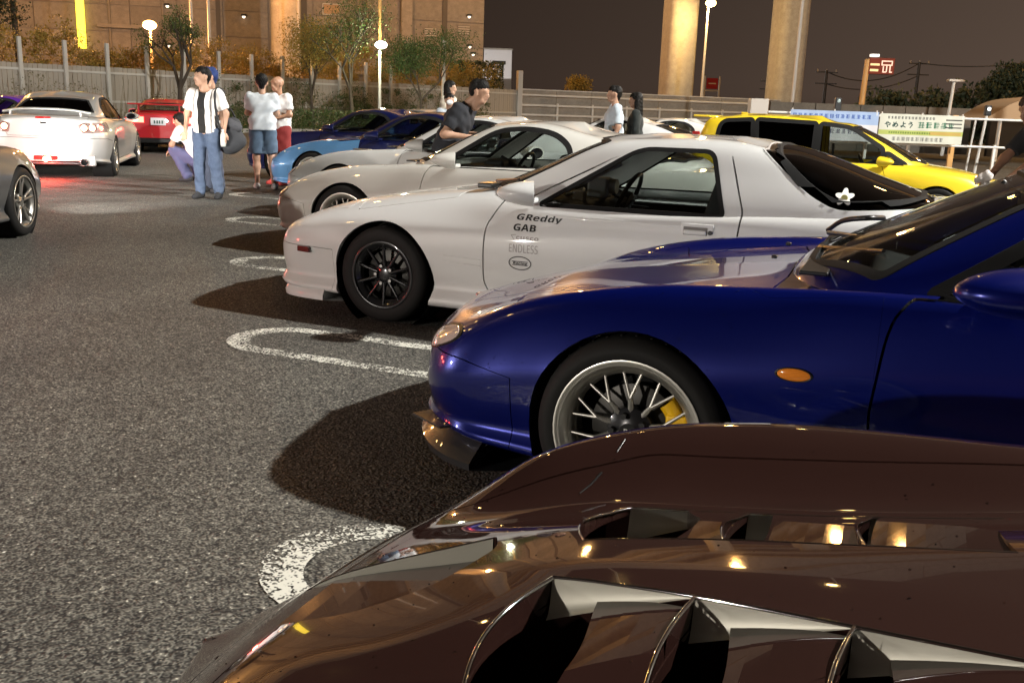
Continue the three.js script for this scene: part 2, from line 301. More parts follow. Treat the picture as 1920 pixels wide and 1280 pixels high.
// ---- the boxy white coupe
const FC = {
  W: .845, wz: .835, wb: 2.43, R: .298, r: .205, tw: .205, arch: .345, archY: .285,
  body: [
    st(.93, NOZ, [.17, .17, .24, .33, .42, .48, .52, .54, .55]),
    st(0, [0, .50, .52, .53, .53, .50, .40, .2, 0], [.16, .16, .25, .34, .43, .5, .55, .57, .575], [.5, .87, .885, .89, .885, .865, .845, .83, .83]),
    st(0, [0, .74, .75, .77, .78, .73, .55, .28, 0], [.15, .15, .25, .35, .45, .555, .605, .63, .635], [.5, .69, .71, .725, .72, .70, .68, .67, .67]),
    st(.4, [0, .77, .79, .815, .825, .765, .58, .3, 0], [.14, .14, .25, .37, .49, .615, .69, .71, .715]),
    st(0, [0, .78, .80, .84, .845, .79, .60, .3, 0], [.13, .13, .26, .40, .53, .645, .755, .78, .785]),
    st(-.45, [0, .78, .80, .838, .845, .805, .63, .3, 0], [.13, .13, .27, .42, .55, .655, .805, .83, .835]),
    st(-.8, [0, .78, .80, .838, .848, .815, .70, .36, 0], [.13, .13, .27, .42, .56, .665, .81, .855, .86]),
    st(-1.4, [0, .78, .80, .838, .85, .83, .755, .4, 0], [.13, .13, .27, .42, .56, .68, .79, .82, .82]),
    st(-2.0, [0, .78, .80, .84, .853, .835, .765, .4, 0], [.13, .13, .27, .42, .56, .69, .81, .83, .83]),
    st(-2.43, [0, .78, .80, .845, .858, .835, .75, .4, 0], [.14, .14, .27, .42, .56, .70, .83, .85, .85]),
    st(-2.9, [0, .74, .78, .82, .84, .81, .7, .36, 0], [.2, .2, .3, .44, .57, .71, .85, .88, .88]),
    st(-3.2, [0, .66, .72, .76, .775, .74, .62, .3, 0], [.26, .26, .34, .46, .58, .72, .87, .9, .9]),
    st(-3.32, [0, .46, .52, .55, .56, .54, .45, .22, 0], [.28, .28, .36, .47, .58, .72, .86, .885, .89]),
    st(-3.37, NOZ, [.28, .28, .36, .47, .58, .72, .84, .87, .875]),
  ],
  house: (() => {
    const belt = [[-.50, .845, 0], [-.54, .84, .36], [-.70, .825, .665], [-1.05, .80, .755], [-1.6, .80, .78], [-2.15, .815, .775], [-2.85, .85, .70], [-3.08, .88, .4], [-3.12, .885, 0]];
    const cant = [[-1.20, 1.165, 0], [-1.215, 1.163, .28], [-1.31, 1.15, .51], [-1.50, 1.155, .555], [-1.8, 1.165, .57], [-2.1, 1.16, .56], [-2.30, 1.135, .50], [-2.36, 1.15, .27], [-2.37, 1.155, 0]];
    const low = belt.map(p => [p[0], .70, p[2] * .97]), bot = belt.map(p => [p[0] * .8 - .36, .66, 0]);
    const mid = belt.map((p, i) => [0, 1, 2].map(k => p[k] * .5 + cant[i][k] * .5 + (k === 2 && p[2] ? .016 : k === 1 ? .008 : 0)));
    const r1 = cant.map(p => [p[0] * .62 - 1.75 * .38, p[1] + .032, p[2] * .62]), sp = cant.map(p => [p[0] * .4 - 1.75 * .6, 1.205, 0]);
    return [bot, low, belt, mid, cant, r1, sp];
  })(),
  tub: [-2.35, -.78], tubW: .67, tubY: .25, dash: [-.86, .70], seat: [-1.62, .30], mirrorIn: [-1.22, 1.06, 0], mirror: [-1.0, .865, .80],
  windows: [
    { name: 'windshield', kind: 'top', pts: poly([[-.55, -.34], [-.55, .34], [-.74, .648], [-1.30, .497], [-1.19, .27], [-1.19, -.27], [-1.30, -.497], [-.74, -.648]], .03), seal: .018 },
    { name: 'side_window', kind: 'side', pts: poly([[-.99, .795, .01], [-1.52, 1.125, .08], [-1.93, 1.128, .05], [-2.035, .80, .03]], .03) },
    { name: 'rear_hatch_glass', kind: 'side', pts: poly([[-2.15, 1.30, .01], [-2.165, 1.17, .04], [-2.45, .935, .10], [-2.60, .868, .06], [-3.06, .895, .03], [-3.2, 1.3, .01]], .03), mat: 'tint', seal: .004, sealIn: .045 },
  ],
  panels: [
    { name: 'hood', kind: 'top', pts: poly([[.70, -.34], [.70, .34], [.27, .385], [.24, .71], [-.42, .655], [-.475, .36], [-.475, -.36], [-.42, -.655], [.24, -.71], [.27, -.385]], .02), y0: .5, y1: 1.1 },
    ...[-1, 1].map(s => ({ name: 'headlight_cover', kind: 'top', pts: poly([[.64, s * .39], [.61, s * .62], [.32, s * .685], [.30, s * .41]], .02), y0: .45, y1: 1.1, gap: .003 })),
    { name: 'door', kind: 'side', pts: poly([[-.76, .81], [-.685, .66], [-.675, .32], [-.74, .19], [-2.0, .19], [-2.06, .36], [-2.125, .66], [-2.135, .83], [-2.02, 1.145], [-1.50, 1.135], [-.90, .815]], .025), z0: -1.1, z1: -.62, gap: .0045 },
    { name: 'front_bumper', kind: 'side', pts: poly([[.36, .425], [1.3, .45], [1.3, -.1], [.36, -.1]]), z0: -1.2, z1: 1.2, gap: .002 },
  ],
};
// ---- the rounded coupe shared by most of the row
const FD = {
  W: .87, wz: .865, wb: 2.425, R: .315, r: .238, tw: .225, arch: .350, archY: .30,
  body: [
    st(.93, NOZ, [.19, .19, .24, .33, .42, .48, .515, .535, .545]),
    st(0, [0, .45, .48, .50, .50, .48, .38, .2, 0], [.19, .19, .24, .33, .42, .495, .55, .572, .58], [.5, .87, .88, .885, .875, .86, .835, .825, .82]),
    st(0, [0, .71, .75, .775, .775, .71, .52, .25, 0], [.18, .18, .25, .34, .43, .545, .60, .62, .63], [.5, .63, .69, .71, .715, .70, .67, .65, .65]),
    st(.40, [0, .76, .80, .83, .835, .745, .56, .27, 0], [.16, .16, .25, .36, .49, .685, .67, .685, .695]),
    st(0, [0, .80, .83, .868, .872, .745, .58, .3, 0], [.15, .15, .26, .40, .56, .775, .738, .745, .752]),
    st(-.42, [0, .80, .83, .862, .862, .755, .61, .3, 0], [.15, .15, .28, .42, .60, .808, .785, .80, .805]),
    st(-.75, [0, .79, .82, .85, .853, .775, .64, .3, 0], [.15, .15, .28, .44, .63, .825, .82, .845, .85]),
    st(-1.3, [0, .79, .82, .843, .842, .785, .66, .32, 0], [.15, .15, .28, .45, .65, .83, .855, .865, .865]),
    st(-1.95, [0, .79, .83, .86, .862, .79, .64, .32, 0], [.15, .15, .28, .46, .66, .845, .87, .88, .88]),
    st(-2.42, [0, .80, .84, .88, .882, .765, .6, .3, 0], [.16, .16, .28, .44, .65, .865, .875, .885, .885]),
    st(-2.9, [0, .76, .82, .86, .862, .74, .58, .3, 0], [.22, .22, .3, .46, .66, .875, .895, .905, .905]),
    st(-3.2, [0, .66, .74, .78, .79, .69, .5, .26, 0], [.28, .28, .34, .48, .66, .87, .90, .91, .915]),
    st(-3.32, [0, .48, .55, .58, .585, .53, .42, .22, 0], [.3, .3, .36, .48, .66, .84, .88, .895, .9]),
    st(-3.38, NOZ, [.3, .3, .36, .48, .66, .82, .86, .875, .88]),
  ],
  house: (() => {
    const belt = [[-.42, .835, 0], [-.46, .835, .36], [-.66, .825, .675], [-.98, .825, .735], [-1.4, .838, .76], [-1.9, .855, .74], [-2.7, .895, .60], [-2.9, .92, .36], [-2.95, .92, 0]];
    const cant = [[-1.12, 1.175, 0], [-1.135, 1.173, .27], [-1.22, 1.16, .475], [-1.36, 1.167, .52], [-1.6, 1.178, .53], [-1.85, 1.16, .51], [-2.14, 1.11, .435], [-2.2, 1.125, .24], [-2.21, 1.13, 0]];
    const low = belt.map(p => [p[0], .72, p[2] * .97]), bot = belt.map(p => [p[0] * .8 - .34, .68, 0]);
    const mid = belt.map((p, i) => [0, 1, 2].map(k => p[k] * .5 + cant[i][k] * .5 + (k === 2 && p[2] ? .022 : k === 1 ? .012 : 0)));
    const r1 = cant.map(p => [p[0] * .62 - 1.62 * .38, p[1] + .036, p[2] * .62]), sp = cant.map(p => [p[0] * .4 - 1.62 * .6, 1.225, 0]);
    return [bot, low, belt, mid, cant, r1, sp];
  })(),
  tub: [-2.2, -.78], tubW: .67, tubY: .26, dash: [-.84, .70], seat: [-1.52, .27], mirrorIn: [-1.12, 1.08, 0], mirror: [-1.08, .895, .80],
  windows: [
    { name: 'windshield', kind: 'top', pts: poly([[-.47, -.34], [-.47, .34], [-.70, .652], [-1.21, .462], [-1.11, .26], [-1.11, -.26], [-1.21, -.462], [-.70, -.652]], .03), seal: .018 },
    { name: 'side_window', kind: 'side', pts: poly([[-.86, .832, .01], [-1.30, 1.125, .10], [-1.55, 1.152, .1], [-1.80, 1.125, .12], [-1.96, 1.02, .12], [-1.985, .862, .04]], .05), seal: .03 },
    { name: 'rear_hatch_glass', kind: 'top', pts: poly([[-2.22, -.25], [-2.17, -.42], [-2.66, -.56], [-2.82, -.4], [-2.86, 0], [-2.82, .4], [-2.66, .56], [-2.17, .42], [-2.22, .25]], .03), seal: .02 },
  ],
  panels: [
    { name: 'hood', kind: 'top', pts: poly([[.80, -.31], [.80, .31], [.55, .37], [.10, .43], [-.04, .61], [-.36, .64], [-.40, .36], [-.40, -.36], [-.36, -.64], [-.04, -.61], [.10, -.43], [.55, -.37]], .03), y0: .45, y1: 1.1 },
    ...[-1, 1].map(s => ({ name: 'headlight_cover', kind: 'top', pts: poly([[.54, s * .41], [.51, s * .60], [.16, s * .655], [.12, s * .47]], .03), y0: .5, y1: 1.1, gap: .0025 })),
    { name: 'door', kind: 'side', pts: poly([[-.80, .83, .02], [-.745, .76, .1], [-.72, .5], [-.74, .24, .05], [-1.86, .24, .08], [-1.98, .46], [-2.0, .80, .02], [-1.95, .835, .01]], .03), z0: -1.1, z1: -.60, gap: .004 },
    { name: 'roof', kind: 'top', pts: poly([[-1.16, -.44], [-1.16, .44], [-1.4, .50], [-1.85, .50], [-2.12, .42], [-2.17, .2], [-2.17, -.2], [-2.12, -.42], [-1.85, -.50], [-1.4, -.50]], .05), y0: 1.14, y1: 1.5, gap: .0012 },
    { name: 'front_bumper', kind: 'side', pts: poly([[.42, .44], [.62, .475], [1.3, .50], [1.3, -.1], [.42, -.1]]), z0: -1.2, z1: 1.2, gap: .002 },
    ...[-1, 1].map(s => ({ name: 'fender', kind: 'side', pts: poly([[-.722, .828], [-.40, .79], [.1, .92], [1.2, .92], [1.2, .05], [-.722, .05]]), z0: s < 0 ? -1.2 : .40, z1: s < 0 ? -.40 : 1.2, gap: .0004 })),
  ],
  inlays: [
    ...[-1, 1].map(s => ({ name: 'lamp_bezel', cutter: new THREE.SphereGeometry(1, 24, 16).scale(.142, .052, .07).rotateZ(-.28).rotateY(s * .75).translate(.735, .512, s * .665), mat: 'trim', out: .0035 })),
    ...[-1, 1].map(s => ({ name: 'front_lamp', cutter: new THREE.SphereGeometry(1, 24, 16).scale(.13, .042, .07).rotateZ(-.28).rotateY(s * .75).translate(.735, .512, s * .665), mat: 'clearLens', out: .006 })),
    ...[-1, 1].map(s => ({ name: 'tail_lamp', cutter: brush(mergeG([box(.5, .13, .40, -3.3, .755, s * .52)])), mat: 'redLens', out: .005 })),
  ],
};
// ---- the four-door coupe
const RX = {
  W: .885, wz: .88, wb: 2.70, R: .318, r: .235, tw: .225, arch: .355, archY: .305,
  body: [
    st(.86, NOZ, [.2, .2, .26, .36, .46, .53, .57, .59, .60]),
    st(0, [0, .45, .48, .50, .50, .48, .4, .2, 0], [.2, .2, .26, .36, .46, .54, .61, .63, .635], [.5, .79, .80, .81, .80, .78, .76, .75, .75]),
    st(0, [0, .70, .74, .77, .77, .70, .52, .25, 0], [.19, .19, .27, .37, .47, .60, .66, .68, .685], [.4, .58, .62, .64, .64, .62, .60, .58, .58]),
    st(.36, [0, .78, .81, .845, .85, .76, .58, .28, 0], [.17, .17, .27, .38, .52, .74, .73, .73, .735]),
    st(0, [0, .81, .84, .884, .888, .78, .60, .3, 0], [.16, .16, .27, .41, .58, .81, .775, .77, .775]),
    st(-.45, [0, .80, .83, .868, .868, .785, .62, .3, 0], [.16, .16, .28, .43, .62, .83, .815, .83, .835]),
    st(-.8, [0, .79, .825, .85, .85, .79, .66, .3, 0], [.16, .16, .28, .45, .65, .85, .86, .87, .875]),
    st(-1.5, [0, .79, .825, .845, .845, .80, .68, .32, 0], [.16, .16, .28, .46, .67, .865, .90, .91, .91]),
    st(-2.2, [0, .79, .83, .86, .862, .80, .66, .32, 0], [.16, .16, .28, .46, .68, .885, .92, .93, .93]),
    st(-2.7, [0, .80, .84, .884, .888, .79, .64, .3, 0], [.17, .17, .28, .45, .68, .905, .94, .95, .95]),
    st(-3.1, [0, .77, .83, .868, .872, .77, .62, .3, 0], [.22, .22, .3, .46, .68, .91, .955, .965, .965]),
    st(-3.4, [0, .70, .77, .81, .815, .72, .56, .28, 0], [.26, .26, .32, .47, .68, .90, .955, .97, .97]),
    st(-3.54, [0, .50, .56, .60, .60, .54, .45, .24, 0], [.28, .28, .34, .48, .68, .86, .93, .955, .96]),
    st(-3.60, NOZ, [.28, .28, .34, .48, .68, .84, .91, .935, .94]),
  ],
  house: (() => {
    const belt = [[-.48, .85, 0], [-.52, .85, .36], [-.74, .85, .69], [-1.1, .86, .755], [-1.7, .875, .775], [-2.2, .89, .755], [-2.85, .93, .64], [-3.02, .96, .38], [-3.06, .965, 0]];
    const cant = [[-1.16, 1.27, 0], [-1.175, 1.268, .29], [-1.27, 1.25, .50], [-1.45, 1.26, .545], [-1.75, 1.272, .555], [-2.05, 1.255, .535], [-2.34, 1.205, .47], [-2.42, 1.22, .26], [-2.43, 1.225, 0]];
    const low = belt.map(p => [p[0], .74, p[2] * .97]), bot = belt.map(p => [p[0] * .8 - .36, .70, 0]);
    const mid = belt.map((p, i) => [0, 1, 2].map(k => p[k] * .5 + cant[i][k] * .5 + (k === 2 && p[2] ? .02 : k === 1 ? .014 : 0)));
    const r1 = cant.map(p => [p[0] * .62 - 1.75 * .38, p[1] + .045, p[2] * .62]), sp = cant.map(p => [p[0] * .4 - 1.75 * .6, 1.335, 0]);
    return [bot, low, belt, mid, cant, r1, sp];
  })(),
  tub: [-2.5, -.85], tubW: .67, tubY: .28, dash: [-.92, .74], seat: [-1.62, .32], mirrorIn: [-1.2, 1.16, 0], mirror: [-.98, .93, .80],
  windows: [
    { name: 'windshield', kind: 'top', pts: poly([[-.53, -.34], [-.53, .34], [-.76, .625], [-1.25, .45], [-1.15, .27], [-1.15, -.27], [-1.25, -.45], [-.76, -.625]], .03), seal: .018 },
    { name: 'side_window', kind: 'side', pts: poly([[-.95, .868, .01], [-1.42, 1.215, .08], [-1.75, 1.24, .1], [-2.1, 1.215, .12], [-2.42, 1.06, .08], [-2.5, .915, .03]], .05), seal: .02, mat: 'tint' },
    { name: 'rear_window', kind: 'top', pts: poly([[-2.45, -.25], [-2.40, -.44], [-2.80, -.585], [-2.92, -.4], [-2.97, 0], [-2.92, .4], [-2.80, .585], [-2.40, .44], [-2.45, .25]], .04), seal: .02, mat: 'tint' },
  ],
  panels: [
    { name: 'hood', kind: 'top', pts: poly([[.70, -.36], [.70, .36], [.36, .62], [-.40, .66], [-.45, .36], [-.45, -.36], [-.40, -.66], [.36, -.62]], .05), y0: .5, y1: 1.1 },
    ...[-1, 1].map(s => ({ name: 'door', kind: 'side', pts: poly([[-.82, .85, .02], [-.78, .5], [-.80, .26, .05], [-2.22, .26, .1], [-2.36, .5], [-2.42, .88, .02]], .03), z0: s < 0 ? -1.1 : .60, z1: s < 0 ? -.60 : 1.1, gap: .004 })),
    { name: 'rear_bumper', kind: 'side', pts: poly([[-3.02, .58], [-3.3, .62], [-4, .635], [-4, 0], [-3.02, 0]]), z0: -1.2, z1: 1.2, gap: .0035 },
    { name: 'boot_lid', kind: 'end', pts: poly([[-.52, .655], [.52, .655], [.60, .80], [.66, 1.2], [-.66, 1.2], [-.60, .80]], .02), x0: -3.8, x1: -3.08, gap: .003 },
  ],
  inlays: [
    ...[-1, 1].map(s => ({ name: 'tail_lamp_housing', cutter: prismX(poly([[s * .50, .70], [s * .47, .83], [s * .60, .87], [s * .86, .87], [s * .86, .72]], .03), -3.9, -3.05), mat: 'smokeLens', out: .004 })),
  ],
};
// ------------------------------------------------------------------ lights that reach the lot from outside the frame
function pointLamp(p, c, I, r) { const l = new THREE.PointLight(lin(...c), I, 0, 2); l.position.set(...p); l.castShadow = true; l.shadow.radius = r / .02; scene.add(l); return l; }
function floodMast(x, z, h, turn, label, c, I, r, k = 40) {
  const t = thing('flood_mast', label, 'light mast', [x, groundY(x, z), z], turn);
  mesh('pole', bar([0, 0, 0], [0, h + .5, 0], .16, .10, 12), M.steel, t); mesh('bracket', box(.1, .1, 1.5, 0, h + .45, 0), M.steel, t);
  for (const s of [-.55, .55]) { const b = mesh('flood_lamp', rbox(.30, .34, .5, .05, .18, h + .1, s).rotateZ(0), M.steel, t); mesh('lamp_glass', new THREE.SphereGeometry(.17, 16, 10).translate(.36, h + .04, s), glow(c, k), b); }
  const q = V(.75, h - .1, 0).applyAxisAngle(V(0, 1, 0), turn); if (I) pointLamp([x + q.x, groundY(x, z) + q.y, z + q.z], c, I, r);
}
floodMast(18.2, -5.2, 15.6, Math.PI, 'tall floodlight mast to the right of the lot', [1, .97, .91], 3800, .30);
floodMast(-31, 26, 5.6, .6, 'low floodlight mast far to the left behind the viewpoint', [1, .925, .83], 2250, .30);
floodMast(-30, -4, 4.4, 0, 'low floodlight mast at the far left of the lot', [1, .95, .88], 480, .30);
{ const l = floodMast(17.5, -27, 14, Math.PI, 'floodlight mast beyond the right edge behind the minivan', [1, .97, .90], 0, .30); const sp = new THREE.SpotLight(lin(1, .97, .90), 2600, 0, .37, .7, 2); sp.position.set(16.7, 13.7, -27); sp.target.position.set(-7, 0, -19); sp.castShadow = true; sp.shadow.radius = 15; scene.add(sp, sp.target); }
// ------------------------------------------------------------------ ground
{
  const asphalt = dataTex(1024, (u, v) => {
    const a = nz(512, u, v, 1), b = nz(256, u, v, 2), c = nz(64, u, v, 5), d = nz(8, u, v, 9);
    let k = .262 + .235 * (a - .5) * 2 + .10 * (b - .5) * 2 + .05 * (c - .5) + .03 * (d - .5);
    if (a > .93 && b > .5) k += .34; if (a > .975) k += .3; if (a < .12) k -= .10;
    return [k * 1.01, k * .985, k * .905];
  });
  const bump = dataTex(1024, (u, v) => .5 + .5 * (nz(512, u, v, 1) - .5) + .4 * (nz(256, u, v, 2) - .5), false);
  asphalt.repeat.set(1 / 2.6, 1 / 2.6); bump.repeat.set(1 / 2.6, 1 / 2.6);
  const m = std([1, 1, 1], { map: asphalt, bumpMap: bump, bumpScale: .006, roughness: .86 }); m.vertexColors = true;
  const xs = [], zs = []; for (let i = 0; i <= 160; i++) { const t = i / 80 - 1; xs.push(Math.sign(t) * (Math.abs(t) * 14 + Math.pow(Math.abs(t), 5) * 380)); } for (let j = 0; j <= 170; j++) { const t = j / 170; zs.push(10 - (t * 55 + Math.pow(t, 6) * 560)); }
  const P = [], U = [], C = [], I = [];
  zs.forEach(z => xs.forEach(x => {
    P.push(x, groundY(x, z), z); U.push(x, z);
    const a = nz(32, x / 37 + .3, z / 37 + .1, 21), b = nz(32, x / 11, z / 11, 22), c = nz(32, x / 41, z / 53, 23), e = nz(64, x / 70, z / 70, 24), k = .60 + .40 * a + .22 * b + .14 * c + .10 * e - (e > .72 ? .16 * sstep(.72, .85, e) : 0);   // worn and oily patches
    C.push(k, k, k);
  }));
  const nx = xs.length; for (let j = 0; j < zs.length - 1; j++) for (let i = 0; i < nx - 1; i++) { const a = j * nx + i, b = a + 1, c = a + nx, d = c + 1; I.push(a, b, c, b, d, c); }
  const g = new THREE.BufferGeometry(); g.setAttribute('position', new THREE.Float32BufferAttribute(P, 3)); g.setAttribute('uv', new THREE.Float32BufferAttribute(U, 2)); g.setAttribute('color', new THREE.Float32BufferAttribute(C, 3)); g.setIndex(I); g.computeVertexNormals();
  struct('asphalt_lot', g, m);
}
// worn white stall lines: a long narrow U between each pair of stalls
{
  const worn = dataTex(512, (u, v) => { const a = nz(256, u, v, 31), b = nz(128, u, v, 32), c = nz(16, u, v, 33); const k = a * .6 + b * .4 + .26 * (c - .5); const e = k - .26 * (nz(7, u, v, 34) - .2); return clamp((e - .40) / .12, 0, 1); }, false);
  worn.repeat.set(1 / 1.4, 1 / 1.4);
  const m = std([.58, .57, .50], { roughness: .8, alphaMap: worn, transparent: true, alphaTest: 0 });
  const ux = -.927, uz = -.375, vx = .375, vz = -.927;
  const heads = [[-.665, -2.73, 'nearest the camera'], [-1.56, -5.47, 'between the blue and the white car'], [-2.32, -8.15, 'third from the camera'], [-3.2, -11.0, 'fourth from the camera'], [-4.0, -13.9, 'fifth from the camera']];
  heads.forEach(([hx, hz, w]) => {
    const P = [], U = [], I = [], path = [], ro = .31, ri = .205, len = 5.2;
    for (let i = 0; i <= 30; i++) path.push([-len + len * i / 30 - ro, 0, 1]);
    const out = [], inn = [];
    for (let i = 0; i <= 26; i++) { const s = -len + (len) * i / 26 - ro; out.push([s, ro + .012 * Math.sin(i * 2.1)]); inn.push([s, ri - .012 * Math.sin(i * 1.7)]); }
    for (let i = 1; i < 24; i++) { const a = Math.PI / 2 - Math.PI * i / 24; out.push([-ro + Math.cos(a) * ro * 1.1, Math.sin(a) * ro]); inn.push([-ro + Math.cos(a) * ri, Math.sin(a) * ri]); }
    for (let i = 26; i >= 0; i--) { const s = -len + (len) * i / 26 - ro; out.push([s, -ro]); inn.push([s, -ri]); }
    out.forEach((o, i) => { for (const q of [o, inn[i]]) { const x = hx + ux * q[0] + vx * q[1], z = hz + uz * q[0] + vz * q[1]; P.push(x, groundY(x, z) + .004, z); U.push(x, z); } });
    for (let i = 0; i < out.length - 1; i++) { const a = 2 * i; I.push(a, a + 2, a + 1, a + 1, a + 2, a + 3); }
    const g = new THREE.BufferGeometry(); g.setAttribute('position', new THREE.Float32BufferAttribute(P, 3)); g.setAttribute('uv', new THREE.Float32BufferAttribute(U, 2)); g.setIndex(I); g.computeVertexNormals();
    const n = g.attributes.normal; if (n.getY(4) < 0) { const ix = g.index.array; for (let t = 0; t < ix.length; t += 3) [ix[t], ix[t + 1]] = [ix[t + 1], ix[t]]; g.computeVertexNormals(); }
    struct('stall_marking', g, m).userData.label = `worn white U-shaped stall line, ${w}`;
  });
}
// ------------------------------------------------------------------ the parked row
const fc = park(buildCar(FC, 'white_wedge_coupe', 'boxy white coupe with black spoked wheel and sponsor stickers on its door', M.white, { wheel: 'black10' }), -.50, -6.68);
const blueCar = park(buildCar(FD, 'deep_blue_coupe', 'deep blue rounded coupe with silver mesh wheel and amber side marker', M.blue, { wheel: 'mesh' }), .70, -3.79);
const fd2 = park(repaint(blueCar, 'cream_white_coupe', 'cream white rounded coupe parked just behind the boxy white coupe', M.blue, M.cream), -1.17, -9.22);
// ------------------------------------------------------------------ the nearest car: dark maroon bonnet with a nose duct and two rows of louvres
const shiftX = (rows, d) => rows.map(r => r.map(p => [p[0] + d, p[1], p[2]]));
const FORE = {
  W: .862, wz: .855, wb: 2.425, R: .305, r: .228, tw: .225, arch: .34, archY: .29,
  body: shiftX([
    st(.66, NOZ, [.12, .12, .16, .2, .25, .29, .315, .335, .345]),
    st(0, [0, .40, .42, .44, .44, .42, .34, .18, 0], [.12, .12, .16, .21, .27, .33, .375, .40, .405], [.3, .50, .52, .53, .525, .51, .52, .535, .54]),
    st(0, [0, .56, .60, .62, .62, .53, .36, .19, 0], [.11, .11, .17, .25, .34, .478, .495, .495, .495], [.2, .34, .36, .38, .37, .355, .385, .41, .42]),
    st(.2, [0, .66, .70, .73, .73, .55, .38, .2, 0], [.1, .1, .2, .32, .45, .614, .550, .570, .577]),
    st(0, [0, .74, .77, .80, .80, .625, .42, .19, 0], [.1, .1, .21, .36, .52, .680, .596, .634, .646]),
    st(-.2, [0, .78, .80, .84, .84, .67, .44, .195, 0], [.1, .1, .22, .38, .55, .709, .617, .670, .682]),
    st(-.42, [0, .80, .82, .86, .855, .69, .46, .23, 0], [.1, .1, .22, .4, .58, .724, .642, .694, .708]),
    st(-.7, [0, .80, .82, .855, .85, .69, .50, .28, 0], [.1, .1, .22, .4, .60, .739, .680, .723, .735]),
    st(-1.05, [0, .79, .82, .85, .85, .72, .56, .3, 0], [.1, .1, .23, .42, .62, .752, .745, .765, .772]),
    st(-1.6, [0, .79, .82, .84, .84, .77, .64, .32, 0], [.1, .1, .23, .43, .63, .775, .79, .80, .80]),
    st(-2.3, [0, .79, .83, .86, .86, .78, .63, .32, 0], [.1, .1, .23, .43, .63, .79, .81, .82, .82]),
    st(-2.75, [0, .80, .84, .87, .87, .76, .6, .3, 0], [.1, .1, .24, .42, .62, .81, .82, .83, .83]),
    st(-3.3, [0, .70, .78, .82, .82, .72, .55, .28, 0], [.2, .2, .3, .44, .62, .81, .84, .85, .85]),
    st(-3.62, [0, .48, .55, .58, .58, .53, .42, .22, 0], [.25, .25, .33, .45, .62, .78, .82, .84, .84]),
    st(-3.68, NOZ, [.25, .25, .33, .45, .62, .76, .80, .82, .825]),
  ], .32),
  house: FD.house.map(r => r.map(p => [p[0] - .34, p[1] - .075, p[2]])),
  tub: [-2.5, -1.1], tubW: .66, tubY: .2, dash: [-1.2, .63], seat: [-1.86, .2], mirror: [-1.26, .81, .80],
  windows: FD.windows.map(w => ({ ...w, pts: w.pts.map(p => new THREE.Vector2(p.x - .34, w.kind === 'side' ? p.y - .075 : p.y)) })),
  panels: [{ name: 'hood', kind: 'top', pts: poly([[.83, -.22], [.83, .22], [.68, .38], [.52, .44], [.28, .54], [-.02, .575], [-.66, .645], [-.74, .36], [-.74, -.36], [-.66, -.645], [-.02, -.575], [.28, -.54], [.52, -.44], [.68, -.38]], .04), y0: .2, y1: 1.0, gap: .002 }],
};
